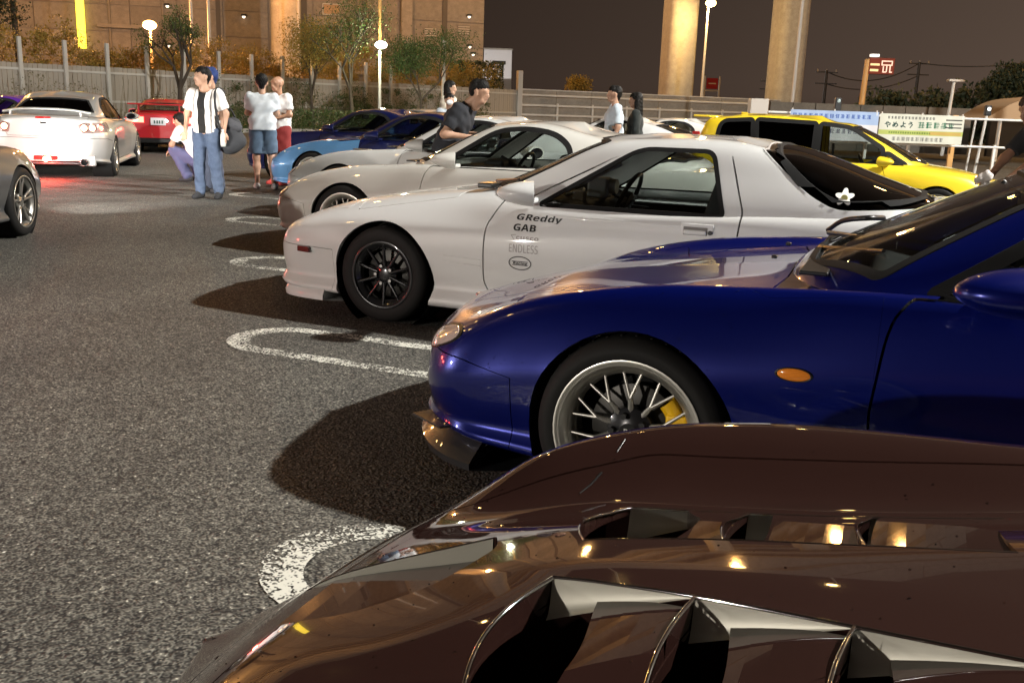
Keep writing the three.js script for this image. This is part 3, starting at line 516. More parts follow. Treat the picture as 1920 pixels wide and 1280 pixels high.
{
  const shell = FORE.parts = carShell(FORE), hi = shell.findIndex(p => p[0] === 'hood');
  const probe = new THREE.Mesh(shell[hi][1]); probe.updateMatrixWorld();
  const top = (x, z) => { ray.set(V(x, 2, z), V(0, -1, 0)); const h = ray.intersectObject(probe, false); return h.length ? h[0].point.y : .6; };
  let hood = brush(shell[hi][1]); const walls = [], lips = [];
  const frontArc = (x0, s, zi, zo, bow) => Array.from({ length: 13 }, (_, i) => { const t = i / 12; return [x0 + bow * Math.sin(Math.PI * (.18 + .62 * t)) - .35 * bow - .10 * bow * t, s * (zi + (zo - zi) * t)]; });
  for (const s of [-1, 1]) for (let k = 0; k < 3; k++) {
    const x0 = .262 - k * .207, x1 = x0 - .207, zi = (s < 0 ? .045 : .10) + k * .030, zo = .375 + k * .02, bow = k ? .045 : .10;
    const F = frontArc(x0, s, zi, zo, bow), B = frontArc(x1, s, zi + .030, zo + .02, .045), depth = .062;
    const plan = [...F, ...B.slice().reverse()].map(p => new THREE.Vector2(...p)), y0 = top(x0 - .02, s * (zi + zo) / 2), y1 = top(x1, s * (zi + zo) / 2);
    const side = [[x0 + .09, y0 + .12], [x1 - .02, y1 + .12], ...Array.from({ length: 12 }, (_, i) => { const t = i / 11, e = Math.pow(t, 1.75); return [x1 - .012 + (x0 + .09 - x1 + .012) * t, (y1 + .003) * (1 - t) + y0 * t - (depth + .003) * (.30 * t + .70 * e) * (t < .02 ? 0 : 1)]; })].map(p => new THREE.Vector2(...p));
    hood = sub(hood, cut(prismZ(side, -1, 1), prismY(plan, .3, 1.1)));
    { // the real opening: a cavity that runs forward under the lip
      const fr = (s < 0 ? [.46, .34, .30] : [.66, .28, .10])[k], ex = k ? .07 : .045, yt = Math.min(...F.map(([x, z]) => Math.min(top(x, z), top(x + ex + .008, z)))) - .006;
      const near = F.map(([x, z]) => new THREE.Vector2(x + ex, z)), far = F.map(([x, z], i) => { const t = fr * (.75 + .5 * Math.sin(Math.PI * i / 12)); return new THREE.Vector2(x + (B[i][0] - x) * t, z + (B[i][1] - z) * t); });
      far.reverse(); const inset = q => new THREE.Vector2(q.x, q.y + (s * q.y > (zi + zo) / 2 ? -s : s) * .0015), Fi = F.map(([x, z]) => new THREE.Vector2(x - .001, z));
      hood = sub(hood, prismY([...Fi, ...far].map(inset), .24, 1.2), prismY([...near, ...F.map(([x, z]) => new THREE.Vector2(x - .004, z)).reverse()].map(inset), .25, yt));
    }
    for (const [e0, e1, q] of [[F[0], B[0], 1], [F[12], B[12], -1]]) {
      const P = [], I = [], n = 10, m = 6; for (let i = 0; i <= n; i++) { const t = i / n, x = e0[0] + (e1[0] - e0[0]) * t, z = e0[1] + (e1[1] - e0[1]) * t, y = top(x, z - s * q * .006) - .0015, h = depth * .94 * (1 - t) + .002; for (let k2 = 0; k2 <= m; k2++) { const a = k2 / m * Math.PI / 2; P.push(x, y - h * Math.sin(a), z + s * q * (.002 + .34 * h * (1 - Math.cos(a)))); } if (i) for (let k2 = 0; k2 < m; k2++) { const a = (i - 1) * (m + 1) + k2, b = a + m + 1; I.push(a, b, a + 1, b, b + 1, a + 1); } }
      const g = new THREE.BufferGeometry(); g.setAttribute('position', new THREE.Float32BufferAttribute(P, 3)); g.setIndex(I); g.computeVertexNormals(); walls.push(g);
    }
    for (const [e0, e1] of [[F[0], B[0]], [F[12], B[12]]]) lips.push(tube(Array.from({ length: 7 }, (_, i) => { const x = e0[0] + (e1[0] - e0[0]) * i / 6, z = e0[1] + (e1[1] - e0[1]) * i / 6; return [x, top(x, z) - .0016, z]; }), .0030, 14, 8));
    lips.push(tube(F.map(([x, z]) => [x - .001, top(x + .004, z) - .0012, z]), .0032, 26, 8));
  }
  // nose duct: a sunk wedge that starts at the nose and is deepest at its rear end
  const plan = poly([[.80, .055, .01], [.46, .165, .01], [.43, .10, .03], [.47, -.04, .08], [.60, -.115, .03], [.79, -.13, .03]], .02), yr = top(.46, .06), dAt = x => .046 * clamp((.80 - x) / .34, 0, 1);
  const sideD = []; for (let i = 0; i <= 10; i++) { const x = .81 - i * .038; sideD.push([x, top(x, .02) - dAt(x) + (i ? 0 : .004)]); }
  hood = sub(hood, cut(prismZ([[.82, yr + .2], ...sideD, [.40, yr + .2]].map(q => new THREE.Vector2(...q)), -1, 1), prismY(plan, .1, 1.1)));
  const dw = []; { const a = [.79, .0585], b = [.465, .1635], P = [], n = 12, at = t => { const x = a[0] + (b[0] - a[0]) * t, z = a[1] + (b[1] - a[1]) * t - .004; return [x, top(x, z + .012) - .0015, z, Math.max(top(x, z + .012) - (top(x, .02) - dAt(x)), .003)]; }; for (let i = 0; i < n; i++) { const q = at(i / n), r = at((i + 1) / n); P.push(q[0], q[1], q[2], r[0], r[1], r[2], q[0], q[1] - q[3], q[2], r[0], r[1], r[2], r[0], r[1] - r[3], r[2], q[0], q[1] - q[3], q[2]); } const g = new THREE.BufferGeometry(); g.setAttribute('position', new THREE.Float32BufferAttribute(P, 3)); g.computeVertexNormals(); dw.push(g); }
  shell[hi][1] = hood.geometry;
  const fore = park(buildCar(FORE, 'maroon_coupe', 'dark maroon coupe nearest the camera with rows of louvres in its glossy bonnet', M.maroon, { wheel: 'dark' }), .042 + .297 + .011, -1.36 + .12 - .028);
  const hm = fore.children.find(c => c.name === 'hood');
  for (const g of walls) mesh('louvre_wall', g, M.litWall, hm);
  for (const g of lips) mesh('louvre_lip', g, M.chrome, hm);
  for (const g of dw) mesh('duct_wall', g, M.litWall, hm);
  const all = fore.children.filter(c => c.name === 'hood' || c.name === 'body').map(c => { const m = new THREE.Mesh(c.geometry); m.updateMatrixWorld(); return m; });
  const topAll = (x, z) => { ray.set(V(x, 2, z), V(0, -1, 0)); const h = ray.intersectObjects(all, false); return h.length ? h[0].point.y : .6; };
  for (const q of [-1, 1]) mesh('headlamp_seam', tube(Array.from({ length: 12 }, (_, i) => { const t = i / 11, x = .345 + .05 * t * t, z = .60 - .17 * t; return [x, topAll(x, z * q) - .0006, z * q]; }), .0022, 30, 5), M.trim, fore);
  const drops = n => { const o = []; for (let i = 0; i < n; i++) { const x = rr(-.5, .75), z = rr(-.5, .6), y = topAll(x, z), r = rr(.0011, .0026); o.push(new THREE.SphereGeometry(r, 7, 5).scale(1, .6, 1).translate(x, y, z)); } return o; };
  mesh('water_drops', drops(170), phys([.9, .9, .9], { transmission: 1, thickness: .003, ior: 1.33, roughness: 0 }), hm).userData.kind = 'stuff';
}
// ------------------------------------------------------------------ further cars of the row
const ROW = 'coupes parked side by side in the row';
const fd3 = park(repaint(blueCar, 'white_vented_coupe', 'white rounded coupe beyond the cream one, beside the man in a dark shirt', M.blue, M.white3), -1.68, -11.8);
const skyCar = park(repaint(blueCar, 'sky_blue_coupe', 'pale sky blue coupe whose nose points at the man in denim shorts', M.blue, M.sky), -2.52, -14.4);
for (const c of skyCar.children) if (['roof', 'body', 'door', 'door_mirror'].includes(c.name)) c.material = M.navy;  // cabin panels in navy: their shade is put into the paint
const navyCar = park(repaint(blueCar, 'navy_coupe', 'dark navy coupe parked beyond the pale sky blue coupe', M.blue, M.navy), -3.65, -17.3);
const silverCar = park(repaint(blueCar, 'silver_roof_coupe', 'silver coupe showing only its roof above the dark navy coupe', M.blue, M.silver), -3.3, -20.2);
const whiteFar = park(repaint(blueCar, 'white_far_coupe', 'white coupe parked behind the man in the pale blue shirt', M.blue, M.white3), .40, -17.7);
const whiteEnd = park(repaint(blueCar, 'white_end_coupe', 'white car seen between the far white coupe and the yellow minivan', M.blue, M.cream), 1.75, -20.4);
const purpleCar = park(repaint(blueCar, 'purple_coupe', 'violet coupe cut off by the left edge of the picture, beyond the silver car', M.blue, M.purple), -11.0, -18.7, Math.PI);
// ---- silver four-door coupe, seen from behind, and the grey one following it
const rx8 = park(buildCar(RX, 'silver_four_door_coupe', 'silver coupe seen from behind with round rear lamps and one red fog lamp lit', M.silver, { wheel: 'silver' }), -8.07, -18.6, 103.6 * Math.PI / 180);
const redLit = glow([1, .06, .04], 15, [.5, .02, .02]), warmLit = glow([1, .62, .35], 5, [.6, .4, .3]), fogLit = glow([1, .08, .05], 30, [.6, .03, .03]), whiteLit = glow([1, .96, .9], 14, [.8, .8, .8]);
{
  rx8.updateMatrixWorld(true); const rearX = (y, z) => { const o = rx8.localToWorld(V(-8, y, z)), d = rx8.localToWorld(V(0, y, z)).sub(o).normalize(); ray.set(o, d); const h = ray.intersectObjects(rx8.children, true); return h.length ? rx8.worldToLocal(h[0].point.clone()).x : -3.5; };
  const rear = (car, y, z, x, r, m, n) => mesh(n, new THREE.SphereGeometry(1, 20, 12).scale(.03, r, r).translate(x, y, z), m, car);
  for (const s of [-1, 1]) { for (const [z, r, m] of [[.56, .05, warmLit], [.67, .05, warmLit], [.775, .044, redLit]]) { const X = rearX(.785, s * z); mesh('lamp_bezel', new THREE.TorusGeometry(r + .008, .008, 8, 24).rotateY(Math.PI / 2).translate(X - .004, .785, s * z), M.darkRed, rx8); rear(rx8, .785, s * z, X + .006, r, m, 'tail_lamp'); }
    mesh('exhaust_pipe', [lathe([[.05, -.09], [.055, -.09], [.06, .08], [.05, .09], [.042, .08], [.042, -.06]], 28).rotateY(Math.PI / 2).translate(-3.56, .27, s * .55)], M.chrome, rx8); rear(rx8, .27, s * .55, -3.56, .042, M.well, 'exhaust_bore');
    mesh('rear_corner_trim', rbox(.05, .17, .26, .03, -3.50, .29, s * .57).rotateY(0), M.silver, rx8); }
  rear(rx8, .31, 0, rearX(.31, 0) - .03, .045, fogLit, 'fog_lamp'); mesh('fog_lamp_shroud', rbox(.05, .07, .34, .02, rearX(.40, 0) - .0, .33, 0), M.redLens, rx8);
  mesh('rear_spoiler', [tube([[-3.30, 1.0, -.62], [-3.45, 1.045, -.34], [-3.48, 1.055, 0], [-3.45, 1.045, .34], [-3.30, 1.0, .62]], .022, 30, 8), ...[-.5, .5].map(s => rbox(.08, .06, .03, .01, -3.37, .985, s))], M.silver, rx8);
  mesh('high_brake_lamp', rbox(.02, .03, .22, .008, rearX(.93, 0), .93, 0), M.redLens, rx8); mesh('badge', rbox(.012, .03, .09, .005, rearX(.85, 0), .85, 0), M.chrome, rx8); mesh('plate_recess', rbox(.012, .17, .40, .01, rearX(.53, 0), .53, 0), std([.62, .62, .6]), rx8);
  mesh('bumper_diffuser', rbox(.12, .05, 1.0, .02, -3.50, .245, 0), M.trim, rx8);
  const l = new THREE.PointLight(lin(1, .08, .05), 7, 0, 2); l.position.set(-3.74, .31, 0); l.castShadow = true; l.shadow.radius = 3; rx8.add(l);
}
const greyCar = park(rx8.clone(), -5.45, -9.02, 94.6 * Math.PI / 180); greyCar.name = 'grey_four_door_coupe'; scene.add(greyCar);
greyCar.userData = { label: 'dark grey car cut off by the left edge, only front wheel and mirror showing', category: 'car' };
for (const c of [...greyCar.children]) if (c.isLight || /tail_lamp$|fog_lamp/.test(c.name)) greyCar.remove(c);
greyCar.traverse(q => { if (q.material === M.silver) q.material = M.grey; });
for (const s of [-1, 1]) {
  mesh('headlamp', new THREE.SphereGeometry(1, 20, 14).scale(.07, .06, .10).translate(.50, .615, s * .66), whiteLit, greyCar);
  const sp = new THREE.SpotLight(lin(1, .96, .90), 150, 0, .5, 1, 2); sp.position.set(.66, .62, s * .66); sp.target.position.set(8, .25, s * .66 + (s < 0 ? -.8 : .2)); sp.castShadow = true; sp.shadow.radius = 3; greyCar.add(sp, sp.target);
}
for (const s of [-1, 1]) { mesh('tail_lamp', new THREE.SphereGeometry(1, 20, 12).scale(.03, .055, .11).translate(-3.50, .785, s * .66), redLit, greyCar); const l = new THREE.PointLight(lin(1, .07, .05), 2.6, 0, 2); l.position.set(-3.66, .785, s * .66); l.castShadow = true; l.shadow.radius = 4; greyCar.add(l); }
// ---- red coupe further up the lane
const redCar = park(repaint(blueCar, 'red_coupe', 'red coupe seen from behind with a pale licence plate and tail lamps lit', M.blue, M.red), -9.0, -26.2, 102 * Math.PI / 180);
redCar.traverse(q => { if (q.name === 'tail_lamp') q.material = redLit; });
for (const s of [-1, 1]) mesh('reverse_lamp', new THREE.SphereGeometry(1, 16, 10).scale(.03, .05, .07).translate(-3.33, .76, s * .50), warmLit, redCar);
mesh('licence_plate', [rbox(.012, .165, .33, .004, -3.40, .72, 0)], std([.72, .70, .72]), redCar); mesh('plate_mark', [-.08, -.02, .03, .09].map(z => box(.004, .07, .03, -3.409, .71, z)), std([.05, .12, .1]), redCar);
mesh('rear_wing', [rbox(.24, .03, 1.35, .012, -3.15, 1.10, 0), ...[-.45, .45].map(z => rbox(.16, .2, .03, .01, -3.13, .99, z))], M.red, redCar); mesh('bumper_diffuser', rbox(.14, .12, 1.2, .03, -3.34, .29, 0), M.trim, redCar);
mesh('exhaust_pipe', lathe([[.05, -.1], [.056, .08], [.044, .08], [.044, -.06]], 24).rotateY(Math.PI / 2).translate(-3.45, .26, .5), M.chrome, redCar);
// ---- yellow minivan
const VAN = {
  W: .85, wz: .84, wb: 2.74, R: .315, r: .22, tw: .205, arch: .35, archY: .305,
  body: [
    st(.90, NOZ, [.2, .2, .28, .38, .48, .58, .66, .69, .70]),
    st(0, [0, .46, .5, .52, .52, .5, .4, .2, 0], [.2, .2, .28, .38, .48, .59, .69, .72, .73], [.5, .83, .85, .86, .85, .83, .80, .79, .79]),
    st(0, [0, .70, .74, .76, .76, .70, .52, .25, 0], [.18, .18, .28, .38, .5, .63, .745, .775, .785], [.4, .62, .65, .67, .66, .64, .60, .58, .58]),
    st(.35, [0, .76, .79, .82, .82, .76, .58, .28, 0], [.16, .16, .28, .4, .55, .76, .82, .84, .845]),
    st(0, [0, .79, .815, .848, .85, .79, .62, .3, 0], [.15, .15, .28, .42, .6, .81, .87, .89, .895]),
    st(-.45, [0, .79, .815, .845, .848, .80, .66, .32, 0], [.15, .15, .28, .44, .64, .85, .92, .935, .94]),
    st(-1.0, [0, .79, .815, .845, .85, .81, .72, .4, 0], [.15, .15, .28, .46, .67, .87, .94, .95, .95]),
    st(-2.0, [0, .79, .815, .845, .85, .815, .74, .4, 0], [.15, .15, .28, .48, .69, .90, .95, .96, .96]),
    st(-2.74, [0, .79, .82, .848, .852, .815, .74, .4, 0], [.16, .16, .28, .48, .70, .92, .97, .98, .98]),
    st(-3.3, [0, .76, .80, .83, .835, .80, .72, .4, 0], [.2, .2, .3, .48, .72, .95, 1.0, 1.0, 1.0]),
    st(-3.58, [0, .60, .68, .70, .70, .66, .58, .3, 0], [.24, .24, .32, .5, .72, .95, 1.0, 1.0, 1.0]),
    st(-3.62, NOZ, [.26, .26, .34, .5, .72, .95, .97, .98, .98]),
  ],
  house: (() => {
    const belt = [[-.12, .90, 0], [-.17, .90, .36], [-.34, .885, .66], [-.85, .885, .765], [-1.8, .905, .785], [-2.8, .93, .765], [-3.46, .96, .66], [-3.56, .98, .4], [-3.58, .98, 0]];
    const cant = [[-1.18, 1.43, 0], [-1.20, 1.425, .32], [-1.28, 1.405, .535], [-1.6, 1.455, .60], [-2.2, 1.49, .615], [-2.8, 1.485, .605], [-3.28, 1.45, .55], [-3.36, 1.465, .3], [-3.38, 1.47, 0]];
    const low = belt.map(p => [p[0], .78, p[2] * .97]), bot = belt.map(p => [p[0] * .8 - .36, .74, 0]);
    const mid = belt.map((p, i) => [0, 1, 2].map(k => p[k] * .5 + cant[i][k] * .5 + (k === 2 && p[2] ? .03 : k === 1 ? .03 : 0)));
    const r1 = cant.map(p => [p[0] * .7 - 2.3 * .3, p[1] + .045, p[2] * .66]), sp = cant.map(p => [p[0] * .5 - 2.3 * .5, 1.555, 0]);
    return [bot, low, belt, mid, cant, r1, sp];
  })(),
  tub: [-3.3, -.6], tubW: .67, tubY: .32, dash: [-.72, .80], seat: [-1.5, .42], mirror: [-.80, .955, .82],
  windows: [
    { name: 'windshield', kind: 'top', pts: poly([[-.20, -.33], [-.20, .33], [-.40, .60], [-1.24, .49], [-1.16, .3], [-1.16, -.3], [-1.24, -.49], [-.40, -.60]], .03), seal: .018 },
    { name: 'side_window', kind: 'side', pts: poly([[-.47, .90, .02], [-.74, 1.06, .05], [-.74, .90, .01]], .02), seal: .05 },
    { name: 'side_window', kind: 'side', pts: poly([[-.80, .905, .02], [-.80, 1.11, .03], [-1.25, 1.38, .1], [-1.66, 1.425, .02], [-1.66, .915, .02]], .03), seal: .05 },
    { name: 'side_window', kind: 'side', pts: poly([[-1.76, .92, .02], [-1.76, 1.43, .02], [-2.58, 1.455, .02], [-2.52, .94, .02]], .03), mat: 'tint', seal: .05 },
    { name: 'side_window', kind: 'side', pts: poly([[-2.62, .95, .03], [-2.68, 1.45, .02], [-3.12, 1.42, .1], [-3.18, .99, .1]], .03), mat: 'tint', seal: .05 },
  ],
  panels: [
    ...[-1, 1].map(s => ({ name: 'door', kind: 'side', pts: poly([[-.78, .90], [-.66, .6], [-.68, .25], [-1.69, .25], [-1.71, .90], [-1.71, 1.44], [-1.69, 1.44], [-.80, .92]], .01), z0: s < 0 ? -1.1 : .6, z1: s < 0 ? -.6 : 1.1, gap: .004 })),
  ],
};
const van = park(buildCar(VAN, 'yellow_minivan', 'bright yellow minivan facing right with black side windows', M.yellow, { wheel: 'silver' }), 6.2, -14.6, -22 * Math.PI / 180);
mesh('roof_spoiler', rbox(.26, .035, 1.05, .015, -3.46, 1.49, 0).rotateZ(0), M.yellow, van);
for (const s of [-1, 1]) mesh('tail_lamp', rbox(.12, .42, .06, .02, -3.50, 1.05, s * .66), M.redLens, van);
mesh('antenna_fin', rbox(.1, .03, .03, .01, -2.9, 1.555, 0), M.yellow, van);
// ------------------------------------------------------------------ beyond the lot
const B = {
  board: std([.36, .325, .275], { roughness: .9 }), post: std([.52, .50, .46], { roughness: .6 }), whiteRail: std([.68, .65, .60], { roughness: .55 }), panel: std([.40, .37, .33], { roughness: .85 }),
  concrete: std([.34, .31, .28], { roughness: .92 }), joint: std([.25, .22, .19], { roughness: .95 }), stone: std([.15, .135, .115], { roughness: .95 }), darkWall: std([.03, .028, .026], { roughness: .9 }),
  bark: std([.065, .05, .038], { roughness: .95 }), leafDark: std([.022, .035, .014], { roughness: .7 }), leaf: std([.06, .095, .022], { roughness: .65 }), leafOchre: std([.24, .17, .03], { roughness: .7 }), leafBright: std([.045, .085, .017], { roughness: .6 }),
  dry: std([.20, .17, .10], { roughness: .9 }), kerb: std([.42, .40, .36], { roughness: .85 }), orangePaint: std([.55, .30, .10], { roughness: .5 }), blackMetal: std([.015, .015, .016], { roughness: .5 }),
};
const grainMap = dataTex(512, (u, v) => { const k = .78 + .08 * nz(16, u, v, 41) + .06 * nz(64, u, v, 42) + .08 * nz(256, u, v, 43); return [k, k * .99, k * .97]; }); grainMap.repeat.set(.25, .25);
B.pale = std([.46, .435, .39], { roughness: .9, map: grainMap }); B.concrete.map = grainMap; B.panel.map = grainMap; B.stone.map = grainMap;
function uvMetres(g) { const p = g.attributes.position, n = g.attributes.normal, u = new Float32Array(p.count * 2); for (let i = 0; i < p.count; i++) { u[2 * i] = Math.abs(n.getY(i)) > .6 || Math.abs(n.getZ(i)) > Math.abs(n.getX(i)) ? p.getX(i) : p.getZ(i); u[2 * i + 1] = Math.abs(n.getY(i)) > .6 ? p.getZ(i) : p.getY(i); } g.setAttribute('uv', new THREE.BufferAttribute(u, 2)); return g; }
// local frame of a straight run from (x0,z0) to (x1,z1): local x along it, local +z towards the lot
function run(name, label, cat, x0, z0, x1, z1) { const t = thing(name, label, cat, [x0, 0, z0], Math.atan2(-(z1 - z0), x1 - x0)); return [t, Math.hypot(x1 - x0, z1 - z0)]; }
// ---- board fence on the left
{
  const dx = 20.8, dz = -25.4, k = -.42, [t, L] = run('board_fence', 'tall weathered board fence with pale posts along the left of the lot', 'fence', -20.8 + dx * k, -39.6 + dz * k, 0, -65);
  const boards = []; for (let x = .1; x < L - .1; x += .205) boards.push(box(.19 + rr(-.006, .006), 2.36 + rr(-.03, .02), .022, x, 1.2, rr(-.008, .008)));
  const bm = mesh('board_panel', boards, B.board, t); bm.userData.kind = 'stuff';
  for (const y of [.95, 2.14]) mesh('rail', box(L, .09, .05, L / 2, y, .045), B.post, t);
  for (let i = 0; i < 26; i++) { const x = .18 + i * 1.835; if (x < L * .79) mesh('post', rbox(.15, 3.36 + rr(-.04, .05), .15, .02, x, 1.68, .12), B.post, t); }
}
// ---- pale panel fence with rails, straight ahead
{
  const [t, L] = run('rail_fence', 'long pale panel fence with white rails behind the far white coupe', 'fence', 0, -65, 19.2, -74);
  for (let i = 0; i < 8; i++) mesh('panel', box(L / 8 - .03, 2.42, .05, (i + .5) * L / 8, 1.21, -.12), B.panel, t);
  mesh('cap', box(L, .06, .12, L / 2, 2.45, -.12), B.whiteRail, t);
  for (const [y, h] of [[2.1, .12], [1.46, .13], [.85, .13]]) mesh('rail', rbox(L, h, .07, .02, L / 2, y, .10), B.whiteRail, t);
  for (let i = 0; i <= 8; i++) mesh('post', rbox(.13, 1.62, .13, .02, i * L / 8 + .05, .8, .02), B.whiteRail, t);
  mesh('corner_post', rbox(.34, 3.58, .34, .03, -.2, 1.79, .2), B.post, t);
}
// ---- hedge, kerb and undergrowth before the board fence
{
  struct('kerb', [box(17, .15, .18).rotateY(Math.atan2(22, 18) * 0 + .84).translate(-7.2, .075, -42.6)], B.kerb);
  const lf = leaves(16000, () => { const u = rnd(), w = rr(-.55, .55), h = rr(.05, .95) * (1 - w * w * .5); return [-12.6 + 11.2 * u + w * .66, h, -37.2 - 12.2 * u + w * .66 + 0.2]; }, .075);
  tag(mesh('clipped_hedge', lf, B.leafBright), 'low clipped green hedge behind the two men in white shirts', 'hedge', null, 'stuff');
  const ug = leaves(15000, () => { const u = rr(-.40, .85), h = Math.pow(rnd(), 1.6) * (1.2 + .7 * Math.sin(u * 31) + .3 * Math.sin(u * 77)), o = rr(.4, 2.2); return [-20.8 + 20.8 * u + o * .77, .1 + Math.max(h, 0), -39.6 - 25.4 * u + o * .63]; }, .085);
  const st2 = []; for (let i = 0; i < 240; i++) { const u = rr(-.40, .8), o = rr(.4, 1.8), x = -20.8 + 20.8 * u + o * .77, z = -39.6 - 25.4 * u + o * .63; st2.push(bar([x, 0, z], [x + rr(-.3, .3), rr(.8, 2.1), z + rr(-.2, .2)], .016, .006, 4)); }
  tag(mesh('undergrowth', ug, B.dry), 'dry weeds and creepers growing along the foot of the board fence', 'undergrowth', null, 'stuff');
  tag(mesh('bare_stems', st2, B.dry), 'thin bare stems standing before the board fence', 'undergrowth', null, 'stuff');
  const sh = leaves(95000, clumped(900, () => { const u = rr(-.42, .96), h = 1.6 + rnd() * (1.9 + .45 * Math.sin(u * 23) + .35 * Math.sin(u * 61 + 1)) * (u < -.05 ? 1.15 : 1), o = -rr(.5, 3.0); return [-20.8 + 20.8 * u + o * .77, h, -39.6 - 25.4 * u + o * .63]; }, 0.52), .095);
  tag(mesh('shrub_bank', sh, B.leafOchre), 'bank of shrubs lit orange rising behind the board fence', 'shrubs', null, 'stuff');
}
{ const cl = leaves(15000, clumped(150, () => { const u = rr(.28, .86), o = rr(.3, 1.6), lump = .5 + .5 * Math.sin(u * 47) * Math.sin(u * 113 + 2); return [-20.8 + 20.8 * u + o * .77, .15 + Math.pow(rnd(), 1.3) * (.9 + 2.0 * lump), -39.6 - 25.4 * u + o * .63]; }, 0.42), .085);
  tag(mesh('climbing_shrubs', cl, B.leaf), 'uneven green shrubs climbing the board fence around the white lamp post', 'shrubs', null, 'stuff'); }
// ---- trees
function tree(name, label, pos, h, o) {
  const t = thing(name, label, 'tree', pos, rr(0, 6), o.group), br = [], tips = [];
  const grow1 = (a, dir, len, r, d) => {
    const b = a.clone().addScaledVector(dir, len); br.push(bar(a.toArray(), b.toArray(), r, r * .66, 6));
    if (d === 0) { tips.push(b); return; } if (d === 1) tips.push(b);
    const n = d > 2 ? 3 : 2 + (rnd() > .5 ? 1 : 0); for (let i = 0; i < n; i++) { const nd = dir.clone().add(V(rr(-1, 1), rr(-.25, .7), rr(-1, 1)).multiplyScalar(o.spread || .75)).normalize(); grow1(b, nd, len * rr(.6, .82), r * .62, d - 1); }
  };
  grow1(V(0, 0, 0), V(rr(-.12, .12), 1, rr(-.1, .1)).normalize(), h * (o.stem || .34), o.r || .09, 4);
  mesh('trunk', br, B.bark, t);
  if (o.n) mesh('crown', leaves(o.n, () => { const p = tips[Math.floor(rnd() * tips.length)], s = o.s || .35; return [p.x + rr(-s, s) , p.y + rr(-s, s) * .8, p.z + rr(-s, s)]; }, o.leaf || .13), o.m, t);
  return t;
}
tree('bare_tree', 'half bare tree with forked dark trunk behind the man in the striped shirt', [-14.4, 0, -42.2], 6.0, { stem: .26, r: .13, n: 2600, s: .3, m: B.leaf, leaf: .075, spread: .9 });
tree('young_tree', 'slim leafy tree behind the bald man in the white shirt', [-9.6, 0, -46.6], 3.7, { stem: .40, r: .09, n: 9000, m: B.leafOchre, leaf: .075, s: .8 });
tree('young_tree', 'slim dark trunked tree left of the white lamp post', [-7.5, 0, -45.2], 4.2, { stem: .42, r: .11, n: 5000, m: B.leafBright, leaf: .07, s: .75 });
tree('young_tree', 'leafy green tree right of the white lamp post', [-4.7, 0, -47.4], 4.0, { stem: .38, r: .09, n: 10000, m: B.leafBright, leaf: .075, s: .85 });
tree('dark_tree', 'dark leafy tree at the upper left corner before the orange wall', [-24.2, 0, -42.5], 5.4, { stem: .36, r: .13, n: 9000, m: B.leafDark, leaf: .11, s: .5 });
tree('dark_tree', 'dark tree spreading over the wall at the right edge', [34, 0, -68], 4.6, { stem: .36, r: .2, n: 7000, m: B.leafDark, leaf: .22, s: .8, spread: .9 });
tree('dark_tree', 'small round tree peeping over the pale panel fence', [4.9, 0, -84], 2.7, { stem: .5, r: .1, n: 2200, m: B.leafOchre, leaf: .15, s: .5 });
{
  const far = leaves(16000, clumped(260, () => { const u = rnd(), h = .4 + rnd() * (2.2 + 1.0 * sstep(.25, .4, u) + .3 * Math.sin(u * 29)); return [21.8 + 20 * u, h, -62 - rr(0, 4) - 6 * u]; }, 1.1), .30);
  tag(mesh('tree_belt', far, B.leafDark), 'belt of dark trees behind the stone wall on the right', 'trees', null, 'stuff');
  const b2 = leaves(5000, () => [rr(-4.9, -1.2), rr(1.2, 4.2) * 1, -rr(66, 70)], .2);
  tag(mesh('dark_shrubs', b2, B.leafDark), 'dark shrubs behind the man in the dark shirt', 'shrubs', null, 'stuff');
}
